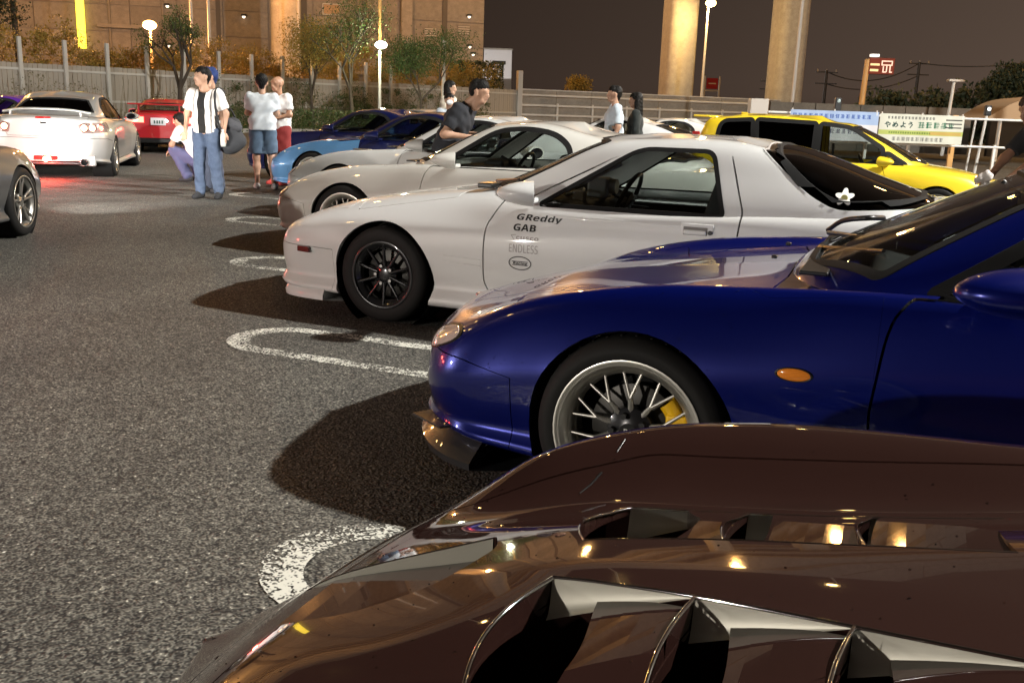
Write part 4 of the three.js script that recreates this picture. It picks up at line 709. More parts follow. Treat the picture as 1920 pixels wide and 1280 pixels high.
// ---- the huge concrete building
{
  const [t, L] = run('concrete_building', 'huge windowless concrete building washed orange by street lamps', 'building', -62, -74, -3.3, -86);
  mesh('wall', uvMetres(box(L, 34, 12, L / 2, 17, -6)), B.joint, t);
  const pw = L / 17; const vs = [uvMetres(box(pw - .07, 1.92, .12)), uvMetres(box(pw - .07, 1.92, .16)), uvMetres(box(pw - .07, 1.92, .09))];
  const mats = [0, 1, 2, 3].map(i => { const m = B.concrete.clone(); m.color.multiplyScalar([1, .86, 1.1, .94][i]); return m; });
  for (let i = 0; i < 17; i++) for (let j = 0; j < 17; j++) { const p = mesh('wall_panel', vs[(i * 7 + j * 3) % 3], mats[Math.floor(rnd() * 4)], t); p.position.set((i + .5) * pw, 1 + j * 2, .05); }
  for (const [x, y] of [[47.2, 8.4], [47.2, 5.8]]) { mesh('balcony', rbox(2.7, .75, .9, .03, x, y - .9, .55), mats[2], t); const w = mesh('window', box(1.3, .75, .14, x + .1, y + .1, .14), B.joint, t); mesh('frame', [box(1.4, .07, .1, x + .1, y + .51, .2), box(1.4, .07, .1, x + .1, y - .31, .2), box(.07, .8, .1, x - .58, y + .1, .2), box(.07, .8, .1, x + .78, y + .1, .2)], B.post, w); mesh('pane', box(1.2, .7, .03, x + .1, y + .1, .22), std([.42, .28, .16]), w); }
  for (const x of [27.9, 30.2, 34.2]) { const l = mesh('pipe', bar([x, 0, .22], [x, 26, .22], .09, .09, 8), B.joint, t); }
  for (const [x, w] of [[21.5, .5], [38.4, .35], [44.9, .9], [56.6, .4]]) mesh('recess_strip', box(w, 26, .05, x, 13, .12), std([.11, .095, .08]), t);
  for (const [x, y, w] of [[8, 9.6, 9], [31, 10.3, 3.2], [31, 6.4, 3.4], [48.9, 3.6, 3], [57.3, 4.2, 1.6]]) mesh('ledge', rbox(w, .28, .5, .04, x, y, .3), mats[2], t);
  for (const [x, y] of [[4.5, 8.8], [13, 8.8], [17, 5.8], [55.4, 7.1], [58.2, 7.4]]) { const v = mesh('vent_grille', rbox(1.1, .8, .12, .03, x, y, .16), mats[1], t); for (let i = 0; i < 4; i++) mesh('slat', box(.96, .05, .06, x, y - .27 + i * .18, .24), B.post, v); }
  for (const x of [50.6, 53.4]) mesh('pilaster', uvMetres(box(.9, 26, .5, x, 13, .35)), mats[2], t);
  for (const [x, y] of [[40.4, 7.7], [40.6, 4.5], [34.6, 8.2], [34.6, 5.2], [58.6, 8.6], [58.7, 6.2], [59.0, 5.6]]) { const l = mesh('wall_lamp', rbox(.42, .16, .5, .05, x, y, .35), B.blackMetal, t); mesh('lamp_glass', new THREE.SphereGeometry(.13, 12, 8).translate(x, y - .12, .42), glow([1, .85, .65], 2.2), l); }
  const s = mesh('light_strip', rbox(.62, 7.6, .2, .06, 28.1, 8.4, .32), glow([1, .78, .06], 2.2, [.8, .6, .1]), t); s.rotation.z = 0;
}
// ---- piers of the raised road
function pier(label, x, z, w, h = 30) { const t = thing('road_pier', label, 'bridge pier', [x, 0, z], .2); mesh('shaft', [uvMetres(rbox(w, h, w * 1.1, .62, 0, h / 2, 0, 6))], B.pale, t); for (const y of [6.9, 13]) mesh('shaft_joint', new THREE.CylinderGeometry(1, 1, .06, 40).scale(w * .50, 1, w * .55).translate(0, y, 0), B.joint, t); mesh('footing', rbox(w + 1, .8, w + 1.2, .1, 0, .4, 0), B.concrete, t); }
pier('orange lit round-edged concrete pier before the big building', -16.25, -70, 2.0);
pier('thick concrete pier lit bright yellow beside the street lamp', 11.5, -75, 2.2);
pier('brown lit concrete pier, the rightmost of the piers', 20.3, -78, 2.3);
// the deck of the raised road over the piers: out of frame, mirrored in the bonnets
{
  const t = thing('raised_road', 'deck of the raised road above the piers, over the top edge', 'bridge', [0, 0, -75], .04);
  mesh('deck', [uvMetres(box(190, 1.2, 17, 10, 25.2, 0)), ...[-7, -2.4, 2.4, 7].map(z => uvMetres(box(190, 1.5, 1.1, 10, 24, z)))], B.concrete, t);
  for (let i = 0; i < 19; i++) for (const z of [-8.55, 8.55]) mesh('parapet_panel', uvMetres(box(9.94, 1.5, .25, -80 + i * 10, 26.4, z)), B.concrete, t);
  for (let i = 0; i < 8; i++) { const x = -62 + i * 20; const l = mesh('deck_lamp', [bar([x, 25.8, 8.3], [x, 33, 8.3], .13, .09, 8), bar([x, 33, 8.3], [x, 33.5, 6.4], .08, .07, 8)], B.post, t); mesh('lamp_glass', new THREE.SphereGeometry(.42, 14, 10).scale(1, .6, 1.4).translate(x, 33.35, 6.3), glow([1, .62, .20], 110, [.8, .6, .3]), l); }  // unseen lamps added for glints in the bonnets
  for (const x of [-46, -2, 42]) { const l = mesh('under_deck_lamp', [bar([x, 24.4, 0], [x, 16.6, 0], .08, .08, 8)], B.post, t); mesh('lamp_glass', new THREE.SphereGeometry(.3, 14, 10).translate(x, 16.3, 0), glow([1, .55, .18], 30, [.8, .6, .3]), l); pointLamp([x, 16.9, -74.6], [1, .50, .15], 430, .3); pointLamp([x + 12, 21.5, -60], [1, .48, .13], 150, .3); const q = mesh('fascia_lamp', [bar([x + 12, 25.6, 8.6], [x + 12, 22, 14.6], .08, .06, 8)], B.post, t); mesh('lamp_glass', new THREE.SphereGeometry(.3, 14, 10).translate(x + 12, 21.9, 14.8), glow([1, .6, .24], 30, [.8, .6, .3]), q); }  // unseen lamps added to brighten the deck underside and fascia
}
// ---- lamps and poles
const SOD = [1, .43, .11];
{ const t = thing('street_lamp', 'white globe street lamp among the trees by the board fence', 'street lamp', [-6.17, 0, -44]); mesh('pole', bar([0, 0, 0], [0, 3.5, 0], .08, .06, 10), B.post, t); mesh('pole_extension', bar([0, 3.6, 0], [0, 9.5, 0], .075, .06, 10), B.orangePaint, t); const b = mesh('lamp_head', new THREE.SphereGeometry(.2, 16, 12).scale(1.3, .8, 1).translate(.08, 3.72, .16), glow([1, 1, .82], 16, [.8, .8, .7]), t); mesh('lamp_arm', bar([0, 3.6, 0], [.08, 3.8, .16], .04), B.post, t); pointLamp([-6.05, 3.55, -43.5], [1, 1, .62], 34, .12); }
function sodium(label, x, z, h, I, c = SOD, pole = B.post, k = 20) { const t = thing('street_lamp', label, 'street lamp', [x, 0, z]); mesh('pole', bar([0, 0, 0], [0, h - .1, 0], .11, .07, 10), pole, t); mesh('lamp_arm', bar([0, h - .15, 0], [.1, h + .12, .3], .05), pole, t); mesh('lamp_head', new THREE.SphereGeometry(.30, 16, 12).scale(1.2, .8, 1.2).translate(.1, h, .35), glow(c, k, [.8, .6, .3]), t); pointLamp([x + .1, h - .25, z + .7], c, I, .2); }
sodium('sodium lamp flaring orange over the shrubs at upper left', -19.75, -54, 4.85, 900, SOD, B.bark);
sodium('tall sodium street lamp between the bright pier and the brown pier', 12.85, -71.6, 8.75, 260, [1, .62, .22]);
sodium('sodium street lamp beyond the top edge over the orange pier', -14.4, -65.5, 11.8, 400, SOD);
sodium('added sodium lamp out of frame to light the stone wall on the right', 27, -33, 7, 420, [1, .6, .3]);  // unseen lamp added to brighten the stone wall
sodium('sodium street lamp at far left lighting the big building', -36, -62, 9, 460, SOD);
for (const [x, lab] of [[-16.89, 'left of two slim flagpoles above the striped shirt man'], [-16.0, 'right of two slim flagpoles above the striped shirt man']]) { const t = thing('flagpole', lab, 'pole', [x, 0, -52]); mesh('shaft', bar([0, 0, 0], [0, 11, 0], .085, .06, 10), B.post, t); mesh('base', new THREE.CylinderGeometry(.2, .25, .3, 12).translate(0, .15, 0), B.concrete, t); }
{ const t = thing('white_bollard_pole', 'white pole with a small cap behind the man in the dark shirt', 'pole', [-3.84, 0, -50]); mesh('shaft', bar([0, 0, 0], [0, 4.2, 0], .11, .10, 10), B.post, t); mesh('cap', new THREE.CylinderGeometry(.16, .16, .16, 12).translate(0, 4.3, 0), B.post, t); }
{ const t = thing('utility_pole', 'dark leaning pole at the upper left corner', 'pole', [-22.3, 0, -45]); mesh('shaft', bar([0, 0, 0], [-.3, 9, 0], .15, .12, 10), B.bark, t); mesh('cross_arm', box(.7, .08, .08, -.25, 8, 0), B.bark, t); }
{ const t = thing('light_pole', 'tall slim pale pole right of the brown pier', 'pole', [13.5, 0, -50]); mesh('shaft', bar([0, 0, 0], [.05, 12, 0], .10, .07, 10), B.post, t); mesh('base', new THREE.CylinderGeometry(.18, .2, .3, 12).translate(0, .15, 0), B.concrete, t); }
// ---- stone wall, banner rail and signs on the right
{
  const [t, L] = run('stone_wall', 'weathered brown stone wall behind the banners', 'wall', 10.4, -42, 19.0, -42.4);
  for (let i = 0; i < 9; i++) mesh('wall_panel', uvMetres(box(L / 9 - .03, 1.9, .3, (i + .5) * L / 9, .95, rr(-.01, .01))), B.stone, t);
  mesh('end_pillar', rbox(.75, 2.0, .5, .03, -.5, 1.0, .1), B.whiteRail, t);
  const [t2, L2] = run('dark_wall', 'dark low wall right of the stone wall', 'wall', 19.2, -41, 27, -40); mesh('wall', box(L2, 1.75, .3, L2 / 2, .875, 0), B.darkWall, t2); mesh('coping', box(L2, .08, .36, L2 / 2, 1.79, 0), B.stone, t2);
}
{
  const [t, L] = run('banner_rail', 'rust and white railing that carries the two banners', 'railing', 6.2, -25.1, 13.6, -25.3);
  for (const y of [1.42, .74]) mesh('rail', bar([0, y, 0], [L, y, 0], .03, .03, 8), B.whiteRail, t);
  for (let i = 0; i <= 6; i++) mesh('post', rbox(i === 4 ? .14 : .07, i === 4 ? 1.5 : .8, .07, .01, .35 + i * 1.1, i === 4 ? .75 : .4, -.02), i === 4 ? B.orangePaint : B.whiteRail, t);
}
function strokes(x, x0, y0, s, seedN, col, w) { let q = seedN * 2654435761 >>> 0; const r = () => (q = (q * 1664525 + 1013904223) >>> 0) / 4294967296; x.strokeStyle = col; x.lineWidth = w; x.lineCap = 'round'; }
{
  const HIRA = { // hand-drawn kana strokes in a unit box
    や: [[[.1, .45], [.5, .3], [.85, .35], [.8, .6], [.6, .62]], [[.45, .1], [.55, .25]], [[.25, .2], [.5, .95]]], め: [[[.25, .2], [.4, .8]], [[.6, .15], [.45, .6], [.2, .85], [.12, .65], [.4, .35], [.75, .4], [.88, .65], [.6, .9]]],
    よ: [[[.5, .1], [.52, .7], [.3, .9], [.2, .75], [.45, .68], [.85, .9]], [[.52, .35], [.8, .32]]], う: [[[.35, .1], [.65, .15]], [[.2, .4], [.6, .3], [.75, .5], [.45, .95]]],
  };
  const write = (x, s, X, Y, h, col, w) => { x.strokeStyle = col; x.lineWidth = w; x.lineCap = x.lineJoin = 'round'; [...s].forEach((ch, i) => { for (const l of HIRA[ch] || []) { x.beginPath(); l.forEach(([a, b], k) => x[k ? 'lineTo' : 'moveTo'](X + i * h * 1.12 + a * h, Y + b * h)); x.stroke(); } }); };
  const dense = (x, n, X, Y, h, col, w, sd) => { let q = sd; const r = () => (q = (q * 1664525 + 1013904223) >>> 0) / 4294967296; x.strokeStyle = col; x.lineWidth = w; for (let i = 0; i < n; i++) { const a = X + i * h * 1.1; for (let k = 0; k < 4; k++) { x.beginPath(); const y = Y + h * (.12 + .25 * k); x.moveTo(a + h * (.05 + .2 * r()), y); x.lineTo(a + h * (.75 + .2 * r()), y); x.stroke(); } for (let k = 0; k < 2; k++) { x.beginPath(); const c = a + h * (.2 + .55 * r()); x.moveTo(c, Y + h * .05); x.lineTo(c, Y + h * .95); x.stroke(); } } };
  const T1 = tex(1024, 384, (x, w, h) => { x.fillStyle = '#e4e2e8'; x.fillRect(0, 0, w, h); x.fillStyle = '#a9bfe6'; x.fillRect(0, 0, w, h * .44); dense(x, 15, 24, 40, 56, '#3d5fae', 7, 5); dense(x, 12, 60, 230, 62, '#5a5a70', 7, 9); });
  const T2 = tex(1024, 384, (x, w, h) => { x.fillStyle = '#dcdccf'; x.fillRect(0, 0, w, h); x.fillStyle = '#b9c36a'; x.fillRect(0, h * .56, w, h * .16); x.fillStyle = '#c7a95a'; x.fillRect(w * .6, h * .58, w * .38, h * .12); dense(x, 14, 90, 30, 38, '#555', 5, 17); write(x, 'やめよう', 60, 98, 84, '#2d4a44', 13); dense(x, 5, 470, 98, 82, '#1d6a4c', 9, 23); for (let i = 0; i < 3; i++) { x.fillStyle = '#333'; x.fillRect(800, 54 + i * 50, 200, 16); } dense(x, 18, 120, 234, 26, '#5f7d2b', 4, 31); dense(x, 11, 170, 304, 52, '#555', 5, 37); });
  const ban = (name, label, x0, x1, y0, y1, map) => { const t = thing(name, label, 'banner', [x0, 0, -25.02], -.027 * -1 * -1); const g = new THREE.PlaneGeometry(x1 - x0, y1 - y0, 40, 4), p = g.attributes.position; for (let i = 0; i < p.count; i++) p.setZ(i, .012 * Math.sin(p.getX(i) * 5) + .01 * Math.sin(p.getX(i) * 13 + p.getY(i) * 4)); g.computeVertexNormals(); g.translate((x1 - x0) / 2, (y0 + y1) / 2, .08); mesh('cloth', g, std([.78, .77, .74], { map, roughness: .75, side: THREE.DoubleSide }), t); for (const x of [.05, (x1 - x0) / 2, x1 - x0 - .05]) mesh('tie', box(.02, .12, .06, x, y1 - .02, .05), B.whiteRail, t); };
  ban('blue_banner', 'pale blue and white banner hanging above the yellow minivan roof', 6.72, 8.9, .78, 1.50, T1); ban('white_banner', 'white banner with green lettering right of the pale blue banner', 8.95, 11.03, .78, 1.48, T2);
}
{ const t = thing('sign_pole', 'orange pole with a lit box sign on top', 'sign', [15.2, 0, -45]); mesh('pole', bar([0, 0, 0], [.1, 3.9, 0], .14, .11, 10), B.orangePaint, t);
  const s = mesh('sign_box', rbox(1.15, .72, .2, .04, .72, 3.62, 0), std([.12, .03, .02]), t); const T = tex(256, 160, (x, w, h) => { x.fillStyle = '#6a2410'; x.fillRect(0, 0, w, h); x.fillStyle = '#ffdca0'; x.fillRect(8, 54, 96, 22); x.fillRect(8, 112, 88, 24); x.strokeStyle = '#ffd9c0'; x.lineWidth = 13; x.strokeRect(128, 28, 104, 40); x.beginPath(); x.moveTo(145, 80); x.lineTo(145, 140); x.lineTo(180, 140); x.moveTo(180, 75); x.lineTo(180, 140); x.moveTo(215, 70); x.lineTo(215, 140); x.lineTo(240, 140); x.stroke(); });
  const f = std([.5, .5, .5], { map: T }); f.emissive = lin(1, 1, 1); f.emissiveMap = T; f.emissiveIntensity = .9; mesh('sign_face', new THREE.PlaneGeometry(1.09, .66).translate(.72, 3.62, .104), f, s); mesh('lamp', rbox(.36, .12, .3, .03, .35, 4.06, .1), glow([1, .9, .8], 1.2), t); }
{ const t = thing('small_street_lamp', 'white street lamp with a flat T-shaped head above the banners', 'street lamp', [17.0, 0, -40]); mesh('pole', bar([0, 0, 0], [.1, 2.85, 0], .075, .06, 10), B.post, t); mesh('lamp_head', rbox(.62, .1, .3, .04, .15, 2.92, 0), B.post, t); mesh('bracket', bar([.1, 2.8, 0], [.28, 2.92, 0], .03), B.post, t); }
{ const t = thing('signal_post', 'slim black signal post above the pale blue banner', 'signal', [8.2, 0, -26]); mesh('post', bar([0, 0, 0], [0, 1.4, 0], .04, .04, 8), B.blackMetal, t); mesh('signal_head', rbox(.17, .36, .14, .03, 0, 1.66, 0), B.blackMetal, t); mesh('signal_eye', new THREE.SphereGeometry(.045, 10, 8).scale(1, 1, .4).translate(0, 1.76, .07), std([.4, .5, .5]), t); }
{ const t = thing('signal_post', 'white post with a small black signal box near the canopy', 'signal', [12.5, 0, -27]); mesh('post', bar([-.08, 0, 0], [.04, 1.55, 0], .045, .04, 8), B.post, t); mesh('signal_head', rbox(.16, .27, .14, .03, .05, 1.66, 0), B.blackMetal, t); mesh('signal_eye', new THREE.SphereGeometry(.05, 10, 8).scale(1, 1, .4).translate(.05, 1.7, .07), glow([1, 1, .9], 2), t); mesh('side_post', bar([-.32, 0, 0], [-.24, 1.4, 0], .03, .03, 8), B.post, t); }
{ const t = thing('canopy', 'pale curved canopy roof by the right edge', 'canopy', [18.3, -.05, -38]); mesh('roof', prismZ(roundPoly([[-1.2, 1.55], [-.2, 2.25, .6], [1.5, 2.45], [2.4, 2.2], [2.4, 1.55]], .1), -1.2, 1.2), std([.36, .25, .15]), t); for (const x of [-.6, 1.9]) mesh('post', bar([x, 0, 1], [x, 1.56, 1], .07, .07, 10), B.whiteRail, t); }
{ const t = thing('road_sign', 'small red sign on a white frame beyond the pale fence', 'sign', [20.8, 0, -110]); mesh('board', rbox(1.25, 1.15, .1, .03, 0, 4.5, .05), std([.30, .012, .02]), t); mesh('bar', box(.8, .12, .03, 0, 4.5, .12), B.post, t); for (const x of [-.8, .8]) mesh('post', box(.14, 5.3, .14, x, 2.65, 0), B.post, t); mesh('cross_bar', box(1.7, .1, .1, 0, 3.75, 0), B.post, t); }
{ const t = thing('white_block', 'small white building with one dark slot window far behind', 'building', [-3.5, 0, -150], 0); mesh('wall', rbox(4.1, 9.3, 4, .05, 0, 4.65, 0), std([.62, .60, .60]), t); mesh('window', box(1.9, .5, .1, .2, 7.5, 2.01), B.darkWall, t); mesh('roof_edge', box(4.3, .2, 4.2, 0, 9.4, 0), B.panel, t); const t2 = thing('white_block', 'low white building in front of the far slot-windowed one', 'building', [-5.6, 0, -140]); mesh('wall', rbox(2.6, 6.2, 3, .05, 0, 3.1, 0), std([.5, .49, .48]), t2); mesh('roof_edge', box(2.8, .18, 3.2, 0, 6.25, 0), B.panel, t2); mesh('window', [box(.5, .5, .08, -.5, 4.8, 1.51), box(.5, .5, .08, .5, 4.8, 1.51)], B.darkWall, t2); }
sodium('added unseen white lamp behind the big building to light the far white building', -10.5, -128, 9, 1500, [1, .95, .9]);  // hidden lamp, added only to brighten the far white building
for (const [x, z, h, w] of [[-19, -15, 13, 'first mast beyond the left edge'], [-25, -25, 16, 'second mast beyond the left edge'], [25, -15, 15, 'mast beyond the right edge'], [31, -27, 18, 'far mast beyond the right edge'], [-15, -6, 14, 'nearest mast beyond the left edge']]) sodium('added tall orange lamp for bonnet glints, ' + w, x, z, h, 9, [1, .62, .22], B.post, 35);  // unseen masts added for their glints on the glossy bonnets
// utility poles and wires
{
  const P = [[35.2, -90, 6.4, 'utility pole behind the trees on the right, wires meeting at its top'], [26.5, -88, 5.3, 'latticed utility pole right of the brown pier'], [30.5, -125, 5.6, 'far utility pole with a cross arm between the two right piers'], [49, -86, 8.2, 'utility pole at the right edge']];
  P.forEach(([x, z, h, l]) => { const t = thing('utility_pole', l, 'utility pole', [x, 0, z]); mesh('shaft', bar([0, 0, 0], [0, h, 0], .17, .13, 8), B.blackMetal, t); for (const y of [h - .15, h - 1.1]) mesh('cross_arm', box(1.9, .1, .1, 0, y, 0), B.blackMetal, t); for (const x2 of [-.8, 0, .8]) mesh('insulator', new THREE.CylinderGeometry(.05, .07, .22, 8).translate(x2, h, 0), B.panel, t); });
  const wire = (a, b, sag, label) => { const pts = []; for (let i = 0; i <= 12; i++) { const t = i / 12; pts.push([a[0] + (b[0] - a[0]) * t, a[1] + (b[1] - a[1]) * t - sag * 4 * t * (1 - t), a[2] + (b[2] - a[2]) * t]); } tag(mesh('power_line', tube(pts, .045, 40, 5), B.blackMetal), label, 'power line'); };
  wire([26.5, 5.2, -88], [35.2, 6.3, -90], 1.1, 'power line sagging left of the sign pole'); wire([35.2, 6.3, -90], [49, 8.1, -86], .9, 'power line running to the right edge of the picture'); wire([26.5, 4.2, -88], [35.2, 5.2, -90], .8, 'lower power line left of the utility pole');
}
// ------------------------------------------------------------------ people: smooth union of tapered capsules, meshed with surface nets
function surfaceNets(f, lo, hi, c) {
  const n = [0, 1, 2].map(k => Math.ceil((hi[k] - lo[k]) / c) + 2), [X, Y, Z] = n, val = new Float32Array(X * Y * Z), id = (i, j, k) => (k * Y + j) * X + i;
  for (let k = 0; k < Z; k++) for (let j = 0; j < Y; j++) for (let i = 0; i < X; i++) val[id(i, j, k)] = f(lo[0] + (i - .5) * c, lo[1] + (j - .5) * c, lo[2] + (k - .5) * c);
  const vi = new Int32Array(X * Y * Z).fill(-1), P = [], I = [], E = [[0, 1], [0, 2], [0, 4], [1, 3], [1, 5], [2, 3], [2, 6], [3, 7], [4, 5], [4, 6], [5, 7], [6, 7]];
  for (let k = 0; k < Z - 1; k++) for (let j = 0; j < Y - 1; j++) for (let i = 0; i < X - 1; i++) {
    const v = []; let m = 0; for (let q = 0; q < 8; q++) { v[q] = val[id(i + (q & 1), j + (q >> 1 & 1), k + (q >> 2))]; if (v[q] < 0) m |= 1 << q; }
    if (m === 0 || m === 255) continue; let x = 0, y = 0, z = 0, t = 0;
    for (const [a, b] of E) if ((v[a] < 0) !== (v[b] < 0)) { const s = v[a] / (v[a] - v[b]); x += (a & 1) + s * ((b & 1) - (a & 1)); y += (a >> 1 & 1) + s * ((b >> 1 & 1) - (a >> 1 & 1)); z += (a >> 2) + s * ((b >> 2) - (a >> 2)); t++; }
    vi[id(i, j, k)] = P.length / 3; P.push(lo[0] + (i - .5 + x / t) * c, lo[1] + (j - .5 + y / t) * c, lo[2] + (k - .5 + z / t) * c);
  }
  for (let k = 1; k < Z - 1; k++) for (let j = 1; j < Y - 1; j++) for (let i = 1; i < X - 1; i++) {
    const a = val[id(i, j, k)] < 0; const quad = (b, p, q, r, s) => { if (a === (val[b] < 0)) return; const w = [p, q, r, s].map(e => vi[e]); if (w.includes(-1)) return; a ? I.push(w[0], w[1], w[2], w[0], w[2], w[3]) : I.push(w[0], w[2], w[1], w[0], w[3], w[2]); };
    quad(id(i + 1, j, k), id(i, j - 1, k - 1), id(i, j, k - 1), id(i, j, k), id(i, j - 1, k)); quad(id(i, j + 1, k), id(i - 1, j, k - 1), id(i - 1, j, k), id(i, j, k), id(i, j, k - 1)); quad(id(i, j, k + 1), id(i - 1, j - 1, k), id(i, j - 1, k), id(i, j, k), id(i - 1, j, k));
  }
  const g = new THREE.BufferGeometry(); g.setAttribute('position', new THREE.Float32BufferAttribute(P, 3)); g.setIndex(I); g.computeVertexNormals();
  const u = new Float32Array(P.length / 3 * 2); for (let i = 0; i < P.length / 3; i++) { u[2 * i] = P[3 * i]; u[2 * i + 1] = P[3 * i + 1]; } g.setAttribute('uv', new THREE.BufferAttribute(u, 2));
  return g;
}
// bones: [a, ra, b, rb]; blend is the smooth-union width
function flesh(bones, c, blend = .03, carve) {
  const lo = [9, 9, 9], hi = [-9, -9, -9], Bn = bones.map(([a, ra, b, rb]) => { for (let k = 0; k < 3; k++) { lo[k] = Math.min(lo[k], a[k] - ra, b[k] - rb); hi[k] = Math.max(hi[k], a[k] + ra, b[k] + rb); } const d = [b[0] - a[0], b[1] - a[1], b[2] - a[2]]; return [a, d, Math.max(d[0] * d[0] + d[1] * d[1] + d[2] * d[2], 1e-9), ra, rb - ra]; });
  const f = (x, y, z) => {
    let s = 1;
    for (const [a, d, dd, ra, dr] of Bn) { const px = x - a[0], py = y - a[1], pz = z - a[2]; const t = clamp((px * d[0] + py * d[1] + pz * d[2]) / dd, 0, 1), qx = px - d[0] * t, qy = py - d[1] * t, qz = pz - d[2] * t, v = Math.sqrt(qx * qx + qy * qy + qz * qz) - ra - dr * t; const h = Math.max(blend - Math.abs(s - v), 0) / blend; s = Math.min(s, v) - h * h * blend * .25; }
    return carve ? carve(s, x, y, z) : s;
  };
  for (let k = 0; k < 3; k++) { lo[k] -= .04; hi[k] += .04; }
  return surfaceNets(f, lo, hi, c);
}
const SKIN = std([.46, .27, .18], { roughness: .55 }), HAIR = phys([.008, .007, .006], { roughness: .6, specularIntensity: .4 });
const cloth = (c, o = {}) => std(c, { roughness: .92, ...o });
const mirX = p => [-p[0], p[1], p[2]];
function hand(w, dir, side, curl = .5) {     // palm and five fingers in the direction of the forearm
  const D = V(...dir).normalize(), S = V(side, 0, 0).addScaledVector(D, -D.x * side).normalize(), U = D.clone().cross(S), W = V(...w), at = (d, s, u) => W.clone().addScaledVector(D, d).addScaledVector(S, s).addScaledVector(U, u).toArray(), o = [];
  o.push([at(-.02, 0, 0), .026, at(.03, -.012, 0), .024], [at(.03, -.018, 0), .019, at(.075, -.024, 0), .016], [at(.03, .012, 0), .019, at(.075, .02, 0), .016]);
  [-.030, -.010, .010, .029].forEach((s, i) => { const L = [.062, .076, .080, .070][i]; o.push([at(.08, s, 0), .0105, at(.08 + L * .5, s * 1.06, -.012 * curl), .0098], [at(.08 + L * .5, s * 1.06, -.012 * curl), .0098, at(.08 + L * (1 - .25 * curl), s * 1.06, -.055 * curl), .008]); });
  o.push([at(.02, .028, -.005), .014, at(.058, .048, -.02), .011], [at(.058, .048, -.02), .011, at(.09, .05, -.034), .009]);
  return flesh(o, .0065, .010);
}
